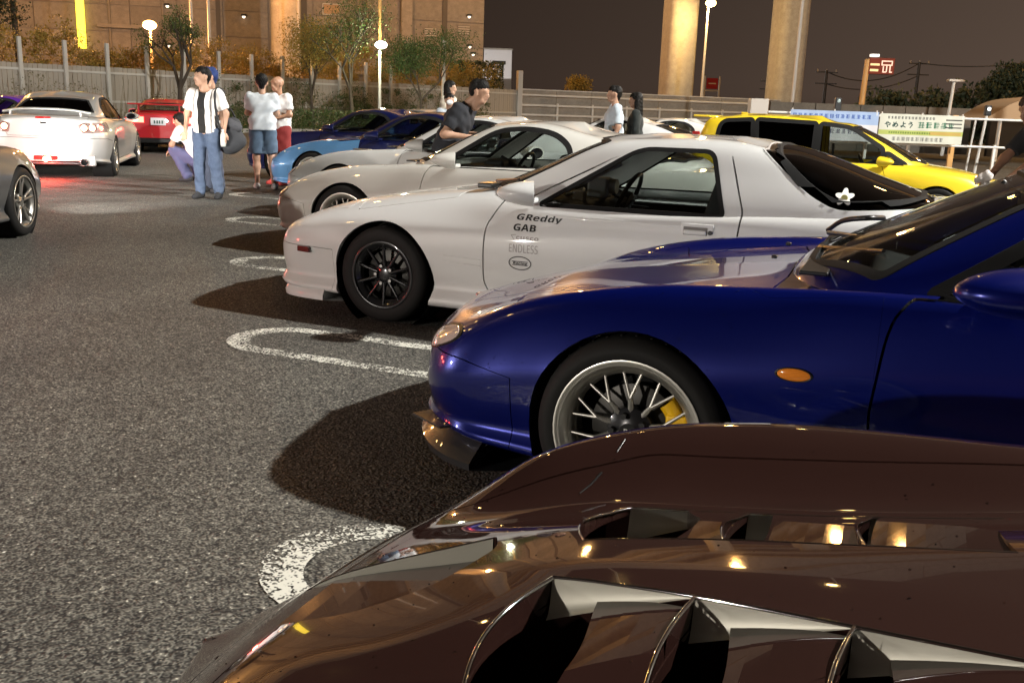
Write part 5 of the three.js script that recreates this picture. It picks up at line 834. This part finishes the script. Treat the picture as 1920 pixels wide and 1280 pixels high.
function person(label, pos, turn, s, P = {}) {
  const g = thing('person', label, 'person', pos, turn); g.scale.setScalar(s);
  const J = { head: [0, 1.615, .025], neck: [0, 1.46, -.005], sh: [.185, 1.405, -.01], shR: null, el: [.235, 1.13, -.03], elR: null, wr: [.245, .885, .05], wrR: null, hip: [.09, .93, 0], hipR: null, kn: [.105, .50, .02], knR: null, an: [.115, .085, -.015], anR: null, to: null, toR: null, chest: [0, 1.27, .005], waist: [0, 1.06, 0], pelvis: [0, .95, -.005], look: 0, tilt: 0, ...P.J };
  for (const k of ['sh', 'el', 'wr', 'hip', 'kn', 'an']) J[k + 'R'] ??= mirX(J[k]);
  J.to ??= [J.an[0] + .03, J.an[1] - .045, J.an[2] + .15]; J.toR ??= [J.anR[0] - .03, J.anR[1] - .045, J.anR[2] + .15];
  const off = (p, x, y = 0, z = 0) => [p[0] + x, p[1] + y, p[2] + z], mixp = (a, b, t) => [0, 1, 2].map(k => a[k] + (b[k] - a[k]) * t);
  const skin = P.skin || SKIN, arms = [[J.sh, J.el, J.wr], [J.shR, J.elR, J.wrR]], legs = [[J.hip, J.kn, J.an, J.to], [J.hipR, J.knR, J.anR, J.toR]];
  const body = [[J.neck, .056, off(J.head, 0, -.03, -.012), .055], [J.chest, .11, J.pelvis, .11]];
  for (const [a, b, c] of arms) body.push([a, .048, b, .039], [b, .040, c, .027]);
  for (const [a, b, c] of legs) body.push([a, .075, b, .054], [b, .055, mixp(b, c, .35), .052], [mixp(b, c, .35), .052, c, .036]);
  // head on a finer grid, turned towards what the person looks at
  const hq = new THREE.Quaternion().setFromEuler(new THREE.Euler(J.tilt, J.look, 0, 'YXZ')), hp = (x, y, z) => V(x, y, z).applyQuaternion(hq).add(V(...J.head)).toArray();
  const hb = [[hp(0, .035, -.02), .088, hp(0, .03, .012), .082], [hp(0, -.03, .01), .070, hp(0, -.075, .042), .042], [hp(-.022, -.085, .045), .026, hp(.022, -.085, .045), .026], [hp(0, .015, .082), .012, hp(0, -.022, .103), .014], [hp(-.014, -.026, .092), .010, hp(.014, -.026, .092), .010], [hp(-.02, -.052, .082), .011, hp(.02, -.052, .082), .011], [hp(-.045, .03, .072), .014, hp(.045, .03, .072), .014], [hp(0, -.06, -.02), .056, hp(0, -.15, -.03), .052], [hp(-.084, .012, -.012), .016, hp(-.086, -.028, -.008), .012], [hp(.084, .012, -.012), .016, hp(.086, -.028, -.008), .012]];
  const parts = [flesh(body, .022, .05), flesh(hb, .009, .022)];
  if (!P.noHands) for (const [i, [a, b, c]] of arms.entries()) parts.push(hand(c, [c[0] - b[0], c[1] - b[1], c[2] - b[2]], i ? -1 : 1, P.curl ?? .5));
  const bm = mesh('body', parts, skin, g);
  const eye = std([.02, .015, .012], { roughness: .3 }), brow = HAIR;
  for (const x of [-.033, .033]) { mesh('eye', new THREE.SphereGeometry(.0100, 10, 8).scale(1.3, .5, .7).applyQuaternion(hq).translate(...hp(x, .012, .080)), eye, bm); mesh('eyebrow', bar(hp(x - .017, .034, .082), hp(x + .017, .035, .0795), .0034, .0026, 5), brow, bm); }
  mesh('mouth', bar(hp(-.021, -.052, .0925), hp(.021, -.052, .0925), .0052, .0046, 6), std([.26, .09, .075]), bm);
  const wob = (s, x, y, z) => s + .004 * Math.sin(x * 47 + y * 31) + .0035 * Math.sin(y * 55 + z * 38 + x * 20);
  if (P.hair !== null) {
    const h = P.longHair ? [[hp(0, .05, -.03), .098, hp(0, .055, .005), .088], [hp(-.06, .0, -.04), .055, hp(-.075, -.19, -.03), .04], [hp(.06, .0, -.04), .055, hp(.075, -.19, -.03), .04], [hp(0, -.02, -.06), .07, hp(0, -.22, -.07), .06]] : [[hp(0, .052, -.032), .096, hp(0, .062, .010), .083], [hp(0, -.01, -.055), .066, hp(0, -.055, -.055), .045], [hp(-.048, .072, .035), .032, hp(.048, .076, .035), .032]];
    mesh(P.cap ? 'cap' : 'hair', flesh(h, .009, .02, (s, x, y, z) => { const q = V(x - J.head[0], y - J.head[1], z - J.head[2]).applyQuaternion(hq.clone().invert()); const cutf = q.z > .045 && q.y < .058 + .014 * Math.sin(q.x * 140) ? .05 : q.z > -.005 && q.y < .02 && !P.longHair ? .05 : -1; return Math.max(s + .006 * Math.sin(x * 170) * Math.sin(z * 150 + y * 110) + .004 * Math.sin(x * 300 + y * 210), cutf > 0 ? .01 + (.045 - q.y) * .3 : -1); }), P.hair || HAIR, bm);
    if (P.cap) mesh('cap_peak', new THREE.SphereGeometry(1, 16, 8).scale(.075, .008, .075).applyQuaternion(hq).translate(...hp(0, .058, .105)), P.hair || HAIR, bm);
  }
  // shirt
  const S = P.fat ?? 0, top = [[off(J.chest, -.085), .122 + S, off(J.chest, .085), .122 + S], [off(J.waist, -.065), .118 + S, off(J.waist, .065), .118 + S], [off(J.chest, -.06), .125 + S, off(J.waist, -.055), .122 + S], [off(J.chest, .06), .125 + S, off(J.waist, .055), .122 + S], [off(J.sh, -.03, -.012), .072, off(J.shR, .03, -.012), .072], [off(J.waist, -.07), .122 + S, off(J.pelvis, -.07, -.01 - (P.hem || 0)), .128 + S], [off(J.waist, .07), .122 + S, off(J.pelvis, .07, -.01 - (P.hem || 0)), .128 + S], [mixp(J.neck, J.chest, .2), .068, J.chest, .1]];
  for (const [a, b, c] of arms) { const t = P.sleeve ?? .72; if (t > 1) top.push([a, .07, b, .058], [b, .056, mixp(b, c, t - 1), .046]); else top.push([a, .072, mixp(a, b, t), .074]); }
  const hemY = J.pelvis[1] - .045 - (P.hem || 0), slv = arms.map(([a, b]) => { const t = P.sleeve ?? .72, d = V(b[0] - a[0], b[1] - a[1], b[2] - a[2]); return [V(...mixp(a, b, Math.min(t, 1))), d.normalize()]; });
  const shirt = mesh('shirt', flesh(top, .016, .045, (s, x, y, z) => { s = wob(s, x, y, z); s = Math.max(s, hemY - y); if ((P.sleeve ?? .72) <= 1) for (const [o, d] of slv) { const q = (x - o.x) * d.x + (y - o.y) * d.y + (z - o.z) * d.z; if (q > 0 && Math.hypot(x - o.x, y - o.y, z - o.z) < .16) s = Math.max(s, q); } const n = Math.hypot(x - J.neck[0], (y - J.neck[1] - .01) * 1.1, z - J.neck[2] - .02) - .078; return Math.max(s, -n); }), P.shirt, g);
  // trousers or shorts
  const W2 = P.wide ?? .012, low = [[off(J.pelvis, -.065, .02), .120 + S, off(J.pelvis, .065, .02), .120 + S]];
  for (const [a, b, c] of legs) { low.push([off(a, 0, -.01), .098 + W2, mixp(a, b, P.shorts ? .88 : 1), (P.shorts ? .088 : .068) + W2]); if (!P.shorts) low.push([b, .066 + W2, mixp(b, c, .93), .056 + W2 * 1.6]); }
  const kneeCut = P.shorts ? legs.map(([a, b]) => { const d = V(b[0] - a[0], b[1] - a[1], b[2] - a[2]).normalize(); return [V(...mixp(a, b, .88)), d]; }) : [];
  mesh(P.shorts ? 'shorts' : 'trousers', flesh(low, .018, .03, (s, x, y, z) => { s = wob(s, x, y, z); for (const [o, d] of kneeCut) { const q = (x - o.x) * d.x + (y - o.y) * d.y + (z - o.z) * d.z; if (q > 0 && Math.hypot(x - o.x, y - o.y, z - o.z) < .2) s = Math.max(s, q); } return s; }), P.trousers, g);
  for (const [, , c, d] of legs) mesh('shoe', flesh([[off(c, 0, -.03, -.03), .043, mixp(c, d, .55), .04], [mixp(c, d, .4).map((v, k) => k === 1 ? .038 : v), .038, [d[0], .034, d[2]], .034], [off(c, 0, -.045, -.035), .036, [d[0], .026, d[2]], .026]], .011, .02, (s, x, y, z) => Math.max(s, (Math.min(c[1], d[1]) - .04) * 0 + .004 - y)), P.shoe || cloth([.02, .02, .022]), g);
  return [g, bm, shirt, J];
}
const strap = (pts, r, m, g) => mesh('strap', tube(pts, r, 20, 6), m, g);
// man in the striped shirt
{
  const T = tex(512, 512, (x, w, h) => { x.fillStyle = '#e9e4df'; x.fillRect(0, 0, w, h); const band = (a, b, c) => { x.fillStyle = c; x.fillRect(a * w, 0, (b - a) * w, h); }; band(.30, .335, '#8f8983'); band(.36, .372, '#b5afa8'); band(.61, .622, '#b5afa8'); band(.405, .575, '#191716'); band(.685, .715, '#7d7772'); band(.765, .80, '#2a2725'); });
  T.repeat.set(1 / .62, 1); T.offset.set(.5, 0);
  const jeans = cloth([1, 1, 1], { map: dataTex(256, (u, v) => { const k = nz(32, u, v, 51) * .5 + nz(128, u, v, 52) * .25 + .1, f = .45 + .35 * nz(6, u, v, 53); return [.13 + .15 * f + .07 * k, .18 + .15 * f + .07 * k, .27 + .14 * f + .07 * k]; }) }); jeans.map.repeat.set(1.6, 1.2);
  const [g] = person('man in a white shirt with black centre stripe and faded wide jeans', [-4.12, 0, -13.1], -.12, .965, { J: { look: -.62, tilt: -.1, head: [-.02, 1.615, .03], el: [.265, 1.15, -.05], wr: [.265, .905, .03], elR: [-.275, 1.14, -.03], wrR: [-.255, .90, .10], kn: [.115, .50, .03], an: [.145, .085, -.01], knR: [-.10, .50, .04], anR: [-.10, .085, .03] }, shirt: cloth([1, 1, 1], { map: T }), trousers: jeans, wide: .010, hem: .02, fat: -.004, sleeve: .78 });
  strap([[.17, 1.44, .06], [.19, 1.36, .12], [.205, 1.2, .13], [.215, 1.05, .10], [.22, .95, .03]], .016, M.cloth, g);
}
{ const t = thing('backpack', 'dark grey bag hanging at the hip of the man in striped shirt', 'bag', [-3.84, .86, -13.25], .3); mesh('pouch', flesh([[[0, -.14, 0], .13, [.03, .10, 0], .11], [[-.05, -.16, .02], .11, [.09, -.10, .0], .11]], .014, .05), cloth([.035, .037, .042]), t); mesh('flap', flesh([[[-.02, .12, .05], .08, [.08, .08, .06], .07]], .012, .04), cloth([.06, .062, .07]), t); mesh('handle', tube([[-.04, .2, 0], [.0, .31, 0], [.06, .21, 0]], .014, 16, 6), M.cloth, t); }
{ const t = thing('bottle', 'pale plastic bottle held by the man in striped shirt', 'bottle', [-3.88, .69, -13.02]); mesh('bottle_body', new THREE.LatheGeometry([[0, 0], [.033, 0], [.036, .02], [.036, .13], [.03, .16], [.014, .185], [.014, .2], [0, .2]].map(p => new THREE.Vector2(...p)), 20), phys([.72, .76, .72], { roughness: .15, transmission: .4, thickness: 0 }), t); mesh('bottle_cap', new THREE.CylinderGeometry(.016, .016, .02, 14).translate(0, .21, 0), cloth([.7, .7, .7]), t); }
person('person in a blue cap almost hidden behind the man in striped shirt', [-4.30, 0, -13.95], -.7, .98, { J: { look: -.3 }, hair: cloth([.012, .03, .12]), cap: true, shirt: cloth([.03, .03, .035]), trousers: cloth([.05, .06, .09]), noHands: false });
person('person crouching in white shirt and bluish trousers beside the striped shirt man', [-5.12, 0, -15.7], -2.0, .92, { J: { head: [0, 1.0, .33], neck: [0, .88, .24], sh: [.18, .86, .18], el: [.24, .62, .30], wr: [.12, .50, .48], chest: [0, .76, .10], waist: [0, .58, -.02], pelvis: [0, .42, -.10], hip: [.09, .38, -.08], kn: [.17, .52, .33], an: [.13, .085, .06], tilt: .35 }, shirt: cloth([.72, .70, .68]), trousers: cloth([.09, .095, .19]), wide: .02, shoe: cloth([.03, .03, .035]) });
person('man seen from behind in a light grey T-shirt and denim shorts', [-3.80, 0, -14.75], Math.PI + .25, .955, { J: { el: [.22, 1.16, .07], wr: [.14, 1.10, .27], elR: [-.22, 1.16, .07], wrR: [-.14, 1.10, .27], an: [.10, .085, .03], anR: [-.15, .085, -.10], knR: [-.12, .50, -.01] }, shirt: cloth([.55, .58, .60]), trousers: cloth([.075, .115, .17]), shorts: true, wide: .022, shoe: cloth([.62, .60, .58]), fat: .012 });
{ const T = tex(256, 256, (x, w, h) => { x.fillStyle = '#e6e4e0'; x.fillRect(0, 0, w, h); x.fillStyle = '#4a5054'; x.beginPath(); x.moveTo(.42 * w, .26 * h); x.lineTo(.60 * w, .20 * h); x.lineTo(.66 * w, .34 * h); x.lineTo(.48 * w, .42 * h); x.fill(); x.fillStyle = '#8a9094'; x.fillRect(.44 * w, .44 * h, .2 * w, .04 * h); }); T.repeat.set(1 / .6, 1 / .6); T.offset.set(.5, -.5);
  person('bald man in a white printed T-shirt and red shorts', [-3.76, 0, -15.6], -.55, .955, { J: { look: -.2, el: [.26, 1.14, .02], wr: [.05, 1.06, .24], elR: [-.26, 1.14, .0], wrR: [-.1, 1.07, .25] }, hair: null, shirt: cloth([1, 1, 1], { map: T }), trousers: cloth([.20, .02, .018]), shorts: true, wide: .03, shoe: cloth([.5, .06, .05]), fat: .014, skin: std([.42, .23, .14], { roughness: .5 }) }); }
person('man in a dark T-shirt with bent forearm between two white coupes', [-.72, 0, -10.4], 1.25, .94, { J: { head: [0, 1.55, .34], neck: [0, 1.44, .22], sh: [.185, 1.37, .16], chest: [0, 1.25, .10], waist: [0, 1.06, .02], pelvis: [0, .95, -.04], el: [.25, 1.10, .02], wr: [.14, 1.10, .28], elR: [-.27, 1.10, .04], wrR: [-.14, 1.08, .29], tilt: .15 }, shirt: cloth([.02, .022, .028]), trousers: cloth([.03, .035, .05]), fat: .01 });
person('person with black hair standing beyond the navy coupe, half hidden', [-1.32, 0, -18.6], 1.2, 1.0, { J: { look: .3 }, shirt: cloth([.5, .45, .36]), trousers: cloth([.05, .05, .06]), longHair: true });
person('person with short dark hair and white face mask low behind the navy coupe', [-1.2, 0, -16.9], .4, .86, { J: {}, shirt: cloth([.45, .5, .55]), trousers: cloth([.05, .05, .06]) });
{ const t = thing('face_mask', 'white face mask on the low person behind the navy coupe', 'mask', [-1.2 + .018, 1.365, -16.9 + .1]); mesh('mask', new THREE.SphereGeometry(1, 16, 12).scale(.058, .042, .03).rotateY(.4), cloth([.75, .75, .74]), t); }
person('man in a pale blue shirt facing left behind the boxy white coupe', [1.50, -.05, -15.9], -1.5, 1.0, { J: { tilt: -.05 }, shirt: cloth([.52, .60, .66]), trousers: cloth([.03, .03, .04]), fat: .01, sleeve: .85 });
person('woman with black hair in dark clothes beside the man in pale blue', [1.90, -.08, -16.4], -1.75, .97, { longHair: true, shirt: cloth([.02, .024, .022]), trousers: cloth([.02, .02, .022]), sleeve: 1.7, J: { tilt: .05 } });
person('person in a black T-shirt at the right edge wiping a car', [4.70, -.05, -8.7], -1.35, 1.0, { J: { head: [0, 1.50, .32], neck: [0, 1.40, .20], sh: [.18, 1.32, .16], chest: [0, 1.2, .10], waist: [0, 1.02, .03], el: [.16, 1.08, .36], wr: [.10, .90, .56], elR: [-.2, 1.08, .36], wrR: [-.1, .90, .58], tilt: .3 }, shirt: cloth([.014, .014, .015]), trousers: cloth([.02, .02, .022]), skin: std([.26, .14, .09], { roughness: .5 }), hair: std([.04, .02, .012]) });
{ const t = thing('wiping_cloth', 'crumpled white cloth in the hand of the person in black', 'cloth', [4.02, .86, -8.55]); mesh('cloth', flesh([[[-.04, 0, 0], .035, [.03, .03, .01], .045], [[0, -.04, .02], .03, [.05, -.02, -.03], .035]], .013, .02, (s, x, y, z) => s + .012 * Math.sin(x * 70 + z * 40) * Math.sin(y * 60 + z * 30)), cloth([.5, .46, .43]), t); }
// ------------------------------------------------------------------ trim and details of the near cars
const probeOf = (S, n) => { const m = new THREE.Mesh(S.parts.find(p => p[0] === n)[1]); m.updateMatrixWorld(); return m; };
const partOf = (car, n) => car.children.find(c => c.name === n);
function frontLip(car, pts, out, y0, h, mat, drop = .02) {      // a splitter that follows the chin of the bumper
  const half = pts.map(p => new THREE.Vector2(...p)), n = half.length;
  const ring = [...half, ...half.slice(0, n - 1).reverse().map(p => new THREE.Vector2(p.x, -p.y))];
  const off = (d) => ring.map((p, i) => { const a = ring[Math.max(i - 1, 0)], b = ring[Math.min(i + 1, ring.length - 1)], t = b.clone().sub(a).normalize(); return new THREE.Vector2(p.x + Math.abs(t.y) * d * .9, p.y - t.x * d * (t.y < 0 ? 1 : -1) * -1 * .8 * 0 + Math.sign(p.y) * Math.abs(t.x) * d); });
  const P = [], I = [], prof = [[-.05, h + .02], [-.004, h], [out * .75, h * .42], [out, h * .22], [out * .96, 0], [-.07, -.004]];
  const rows = prof.map(([d, y]) => off(d).map(q => [q.x, y0 + y, q.y]));
  rows.forEach(r => r.forEach(q => P.push(...q))); const m = ring.length;
  for (let j = 0; j < rows.length - 1; j++) for (let i = 0; i < m - 1; i++) { const a = j * m + i, b = a + 1, c = a + m, d = c + 1; I.push(a, c, b, b, c, d); }
  let g = new THREE.BufferGeometry(); g.setAttribute('position', new THREE.Float32BufferAttribute(P, 3)); g.setIndex(I); g = toCreasedNormals(g, .7); mesh('front_lip', g, mat, car);
}
// --- boxy white coupe
{
  frontLip(fc, refine([[.36, .795, 0], [.52, .79, 0], [.70, .745, 0], [.80, .62, 0], [.87, .45, 0], [.91, .22, 0], [.925, 0, 0]], 4).map(p => [p[0] - .01, p[1]]).reverse(), .055, .10, .12, M.white);
  const door = probeOf(FC, 'door'), body = probeOf(FC, 'body'), bump = probeOf(FC, 'front_bumper');
  // sponsor stickers, the lettering as it stands on the door
  const T = (w, h, f) => { const c = tex(w, h, (x) => { x.fillStyle = '#000'; x.fillRect(0, 0, w, h); x.fillStyle = x.strokeStyle = '#fff'; f(x, w, h); }, false); c.wrapS = c.wrapT = THREE.ClampToEdgeWrapping; return c; };
  const font = (x, s, px, X, Y, W, it, wt = 'bold') => { x.save(); x.font = `${wt} ${px}px sans-serif`; x.translate(X, Y); x.transform(1, 0, it ? -.28 : 0, 1, 0, 0); const m = x.measureText(s).width; x.scale(W / m, 1); x.fillText(s, 0, 0); x.restore(); };
  const put = (name, x0, x1, y0, y1, t, col) => mesh(name, sidePatch(door, x0, x1, y0, y1, 14, 6, .0025), std(col, { roughness: .4, alphaMap: t, transparent: true }), partOf(fc, 'door'));
  put('sticker', -.845, -1.15, .695, .745, T(768, 128, x => font(x, 'GReddy', 120, 30, 112, 715, true)), [.012, .012, .012]);
  put('sticker', -.845, -1.005, .635, .69, T(512, 160, x => font(x, 'GAB', 150, 24, 140, 470, false)), [.012, .012, .012]);
  put('sticker', -.845, -1.03, .585, .628, T(640, 140, x => { x.lineWidth = 10; x.beginPath(); x.moveTo(120, 26); x.lineTo(24, 40); x.lineTo(90, 118); x.stroke(); font(x, 'cusco', 112, 120, 112, 500, false); }), [.30, .28, .27]);
  put('sticker', -.835, -1.03, .51, .578, T(640, 200, x => font(x, 'ENDLESS', 190, 16, 172, 600, false, 'normal')), [.34, .32, .31]);
  put('sticker', -.84, -.985, .415, .50, T(400, 240, x => { x.lineWidth = 15; x.beginPath(); x.ellipse(200, 120, 186, 108, 0, 0, 6.3); x.stroke(); x.fillRect(66, 88, 268, 12); x.fillRect(66, 148, 268, 10); font(x, 'Racing', 62, 72, 144, 250, true); }), [.02, .02, .02]);
  const hz = skinZ(door, -1.92, .72);
  mesh('door_handle', [rbox(.175, .075, .012, .012, -1.915, .72, hz + .003), rbox(.125, .026, .02, .010, -1.905, .712, hz - .008)], M.white, fc); mesh('handle_recess', rbox(.13, .045, .01, .012, -1.905, .718, hz - .0015), std([.20, .19, .18]), fc); mesh('door_lock', new THREE.CylinderGeometry(.012, .012, .012, 14).rotateX(Math.PI / 2).translate(-1.985, .715, hz - .006), M.trim, fc);
  const mz = skinZ(body, .56, .435) ; mesh('side_marker', new THREE.SphereGeometry(1, 16, 10).scale(.001, .001, .001), M.darkRed, fc).visible = true;
  fc.remove(partOf(fc, 'side_marker')); const bz = skinZ(bump, .575, .405); const sm = mesh('side_marker', [rbox(.105, .036, .02, .006, 0, 0, 0)], M.darkRed, fc); sm.position.set(.575, .41, bz - .004); sm.rotation.y = -.22;
  for (const y of [.63, .585]) mesh('quarter_vent', rbox(.03, .022, .01, .006, -2.21, y, skinZ(body, -2.21, y) - .002), M.trim, fc);
  for (const [y, x0, x1] of [[.462, -.42, -.66], [.425, -.42, -.66]]) mesh('side_moulding', tube(Array.from({ length: 8 }, (_, i) => { const x = x0 + (x1 - x0) * i / 7; return [x, y - .01 * i / 7, skinZ(body, x, y) - .001]; }), .0035, 14, 5), M.white, fc);
  mesh('wiper', [bar([-.50, .868, .10], [-.74, .905, -.42], .009, .007, 6), bar([-.52, .874, -.30], [-.80, .915, -.62], .010, .008, 6), rbox(.10, .03, .16, .01, -.56, .862, -.50)], M.trim, fc); mesh('cowl_panel', [rbox(.10, .014, 1.12, .006, -.585, .852, 0)], M.trim, fc);
  mesh('gauge_pod', [rbox(.13, .12, .13, .02, -1.20, .875, -.30), new THREE.CylinderGeometry(.045, .045, .05, 20).rotateZ(Math.PI / 2).translate(-1.28, .885, -.30), bar([-1.1, .86, -.3], [-.95, .80, -.28], .012)], std([.36, .37, .38], { roughness: .4 }), fc);
  mesh('cabin_brace', [bar([-1.06, .86, -.55], [-1.36, 1.03, -.42], .016), rbox(.07, .06, .05, .01, -1.12, .83, -.45)], std([.6, .6, .58], { roughness: .5 }), fc);
  const hs = probeOf(FC, 'rear_hatch_glass'); const P = sidePatch(hs, -2.575, -2.685, .885, .985, 4, 4, .006);
  mesh('hatch_sticker', P, std([.80, .79, .74], { roughness: .5, alphaMap: T(128, 128, x => { x.beginPath(); for (let i = 0; i <= 60; i++) { const a = i / 60 * 6.2832, r = 44 + 12 * Math.cos(a * 5); x[i ? 'lineTo' : 'moveTo'](64 + r * Math.sin(a), 64 - r * Math.cos(a)); } x.fill(); }), transparent: true }), fc);
  mesh('sticker_centre', new THREE.SphereGeometry(1, 12, 8).scale(.017, .017, .003).translate(-2.63, .932, skinZ(hs, -2.63, .932) - .009), std([.45, .42, .16]), fc);
}
// --- deep blue coupe
{
  const lipPts = refine([[.46, .775, 0], [.62, .72, 0], [.74, .62, 0], [.84, .46, 0], [.895, .24, 0], [.91, 0, 0]], 4).map(p => [p[0], p[1]]).reverse();
  frontLip(blueCar, lipPts, .10, .085, .115, M.black);
  mesh('canard', [prismY([[.60, -.70], [.80, -.60], [.86, -.70], [.70, -.80]].map(p => new THREE.Vector2(...p)), .205, .213)], M.black, blueCar);
  const body = probeOf(FD, 'fender'), z = skinZ(body, -.50, .585);
  mesh('side_marker', new THREE.SphereGeometry(1, 28, 14).scale(.052, .020, .010).translate(-.50, .585, z), M.amber, blueCar); mesh('marker_bezel', new THREE.TorusGeometry(.048, .004, 8, 40).scale(1.08, .43, 1).translate(-.50, .585, z - .002), M.trim, blueCar);
  const w = blueCar.children.filter(c => c.name === 'wheel' && c.position.z < 0); for (const q of w) mesh('brake_caliper', [new THREE.TorusGeometry(.150, .030, 8, 16, .9).scale(1, 1, 1.2).rotateZ(Math.PI - .75).translate(0, 0, -.030), rbox(.07, .04, .05, .01, -.15, .055, -.045)], M.caliperY, q);
  const cap = tex(64, 64, x => { x.fillStyle = '#0c0c0c'; x.fillRect(0, 0, 64, 64); x.fillStyle = '#cfcfca'; x.font = 'bold 30px sans-serif'; x.fillText('R', 14, 42); x.fillText('S', 33, 42); });
  for (const q of w) mesh('centre_cap', new THREE.CircleGeometry(.030, 24).rotateY(Math.PI).translate(0, 0, -.0855), std([1, 1, 1], { map: cap, roughness: .3 }), q);
  mesh('wiper', [bar([-.46, .872, .42], [-.62, .925, -.12], .010, .007, 6), bar([-.47, .868, -.05], [-.70, .93, -.52], .010, .007, 6), tube([[-.44, .86, .62], [-.50, .91, .56], [-.60, .935, .50], [-.66, .93, .60]], .011, 20, 6)], M.trim, blueCar); mesh('cowl_panel', rbox(.09, .014, 1.16, .006, -.50, .848, 0), M.trim, blueCar);
  { const ps = ['body', 'fender', 'front_bumper', 'hood'].map(n => probeOf(FD, n)), o = []; for (let i = 0; i < 260; i++) { const x = rr(-.3, .86), y = rr(.42, .82), r = rr(.0012, .0026); ray.set(V(x, y, -2), V(0, 0, 1)); const h = ray.intersectObjects(ps, false); if (h.length) o.push(new THREE.SphereGeometry(r, 7, 5).translate(x, y, h[0].point.z)); } mesh('water_drops', o, phys([.9, .9, .9], { transmission: 1, thickness: .003, ior: 1.33, roughness: 0 }), blueCar).userData.kind = 'stuff'; }
  for (const s of [-1, 1]) mesh('nozzle', rbox(.02, .012, .03, .004, -.33, .84, s * .2), M.trim, blueCar);
}
for (const c of [fd2, fd3, skyCar, navyCar]) mesh('cowl_panel', rbox(.09, .014, 1.16, .006, -.50, .848, 0), M.trim, c);
for (const c of [fd2, fd3]) mesh('wiper', [bar([-.46, .872, .42], [-.62, .925, -.12], .012, .008, 6), bar([-.47, .868, -.05], [-.70, .93, -.52], .012, .008, 6)], M.trim, c);
mesh('bonnet_vent', prismY([[.06, -.40], [.02, -.52], [-.22, -.50], [-.16, -.40]].map(p => new THREE.Vector2(...p)), .79, .802), M.trim, fd3);
renderer.render(scene, camera);
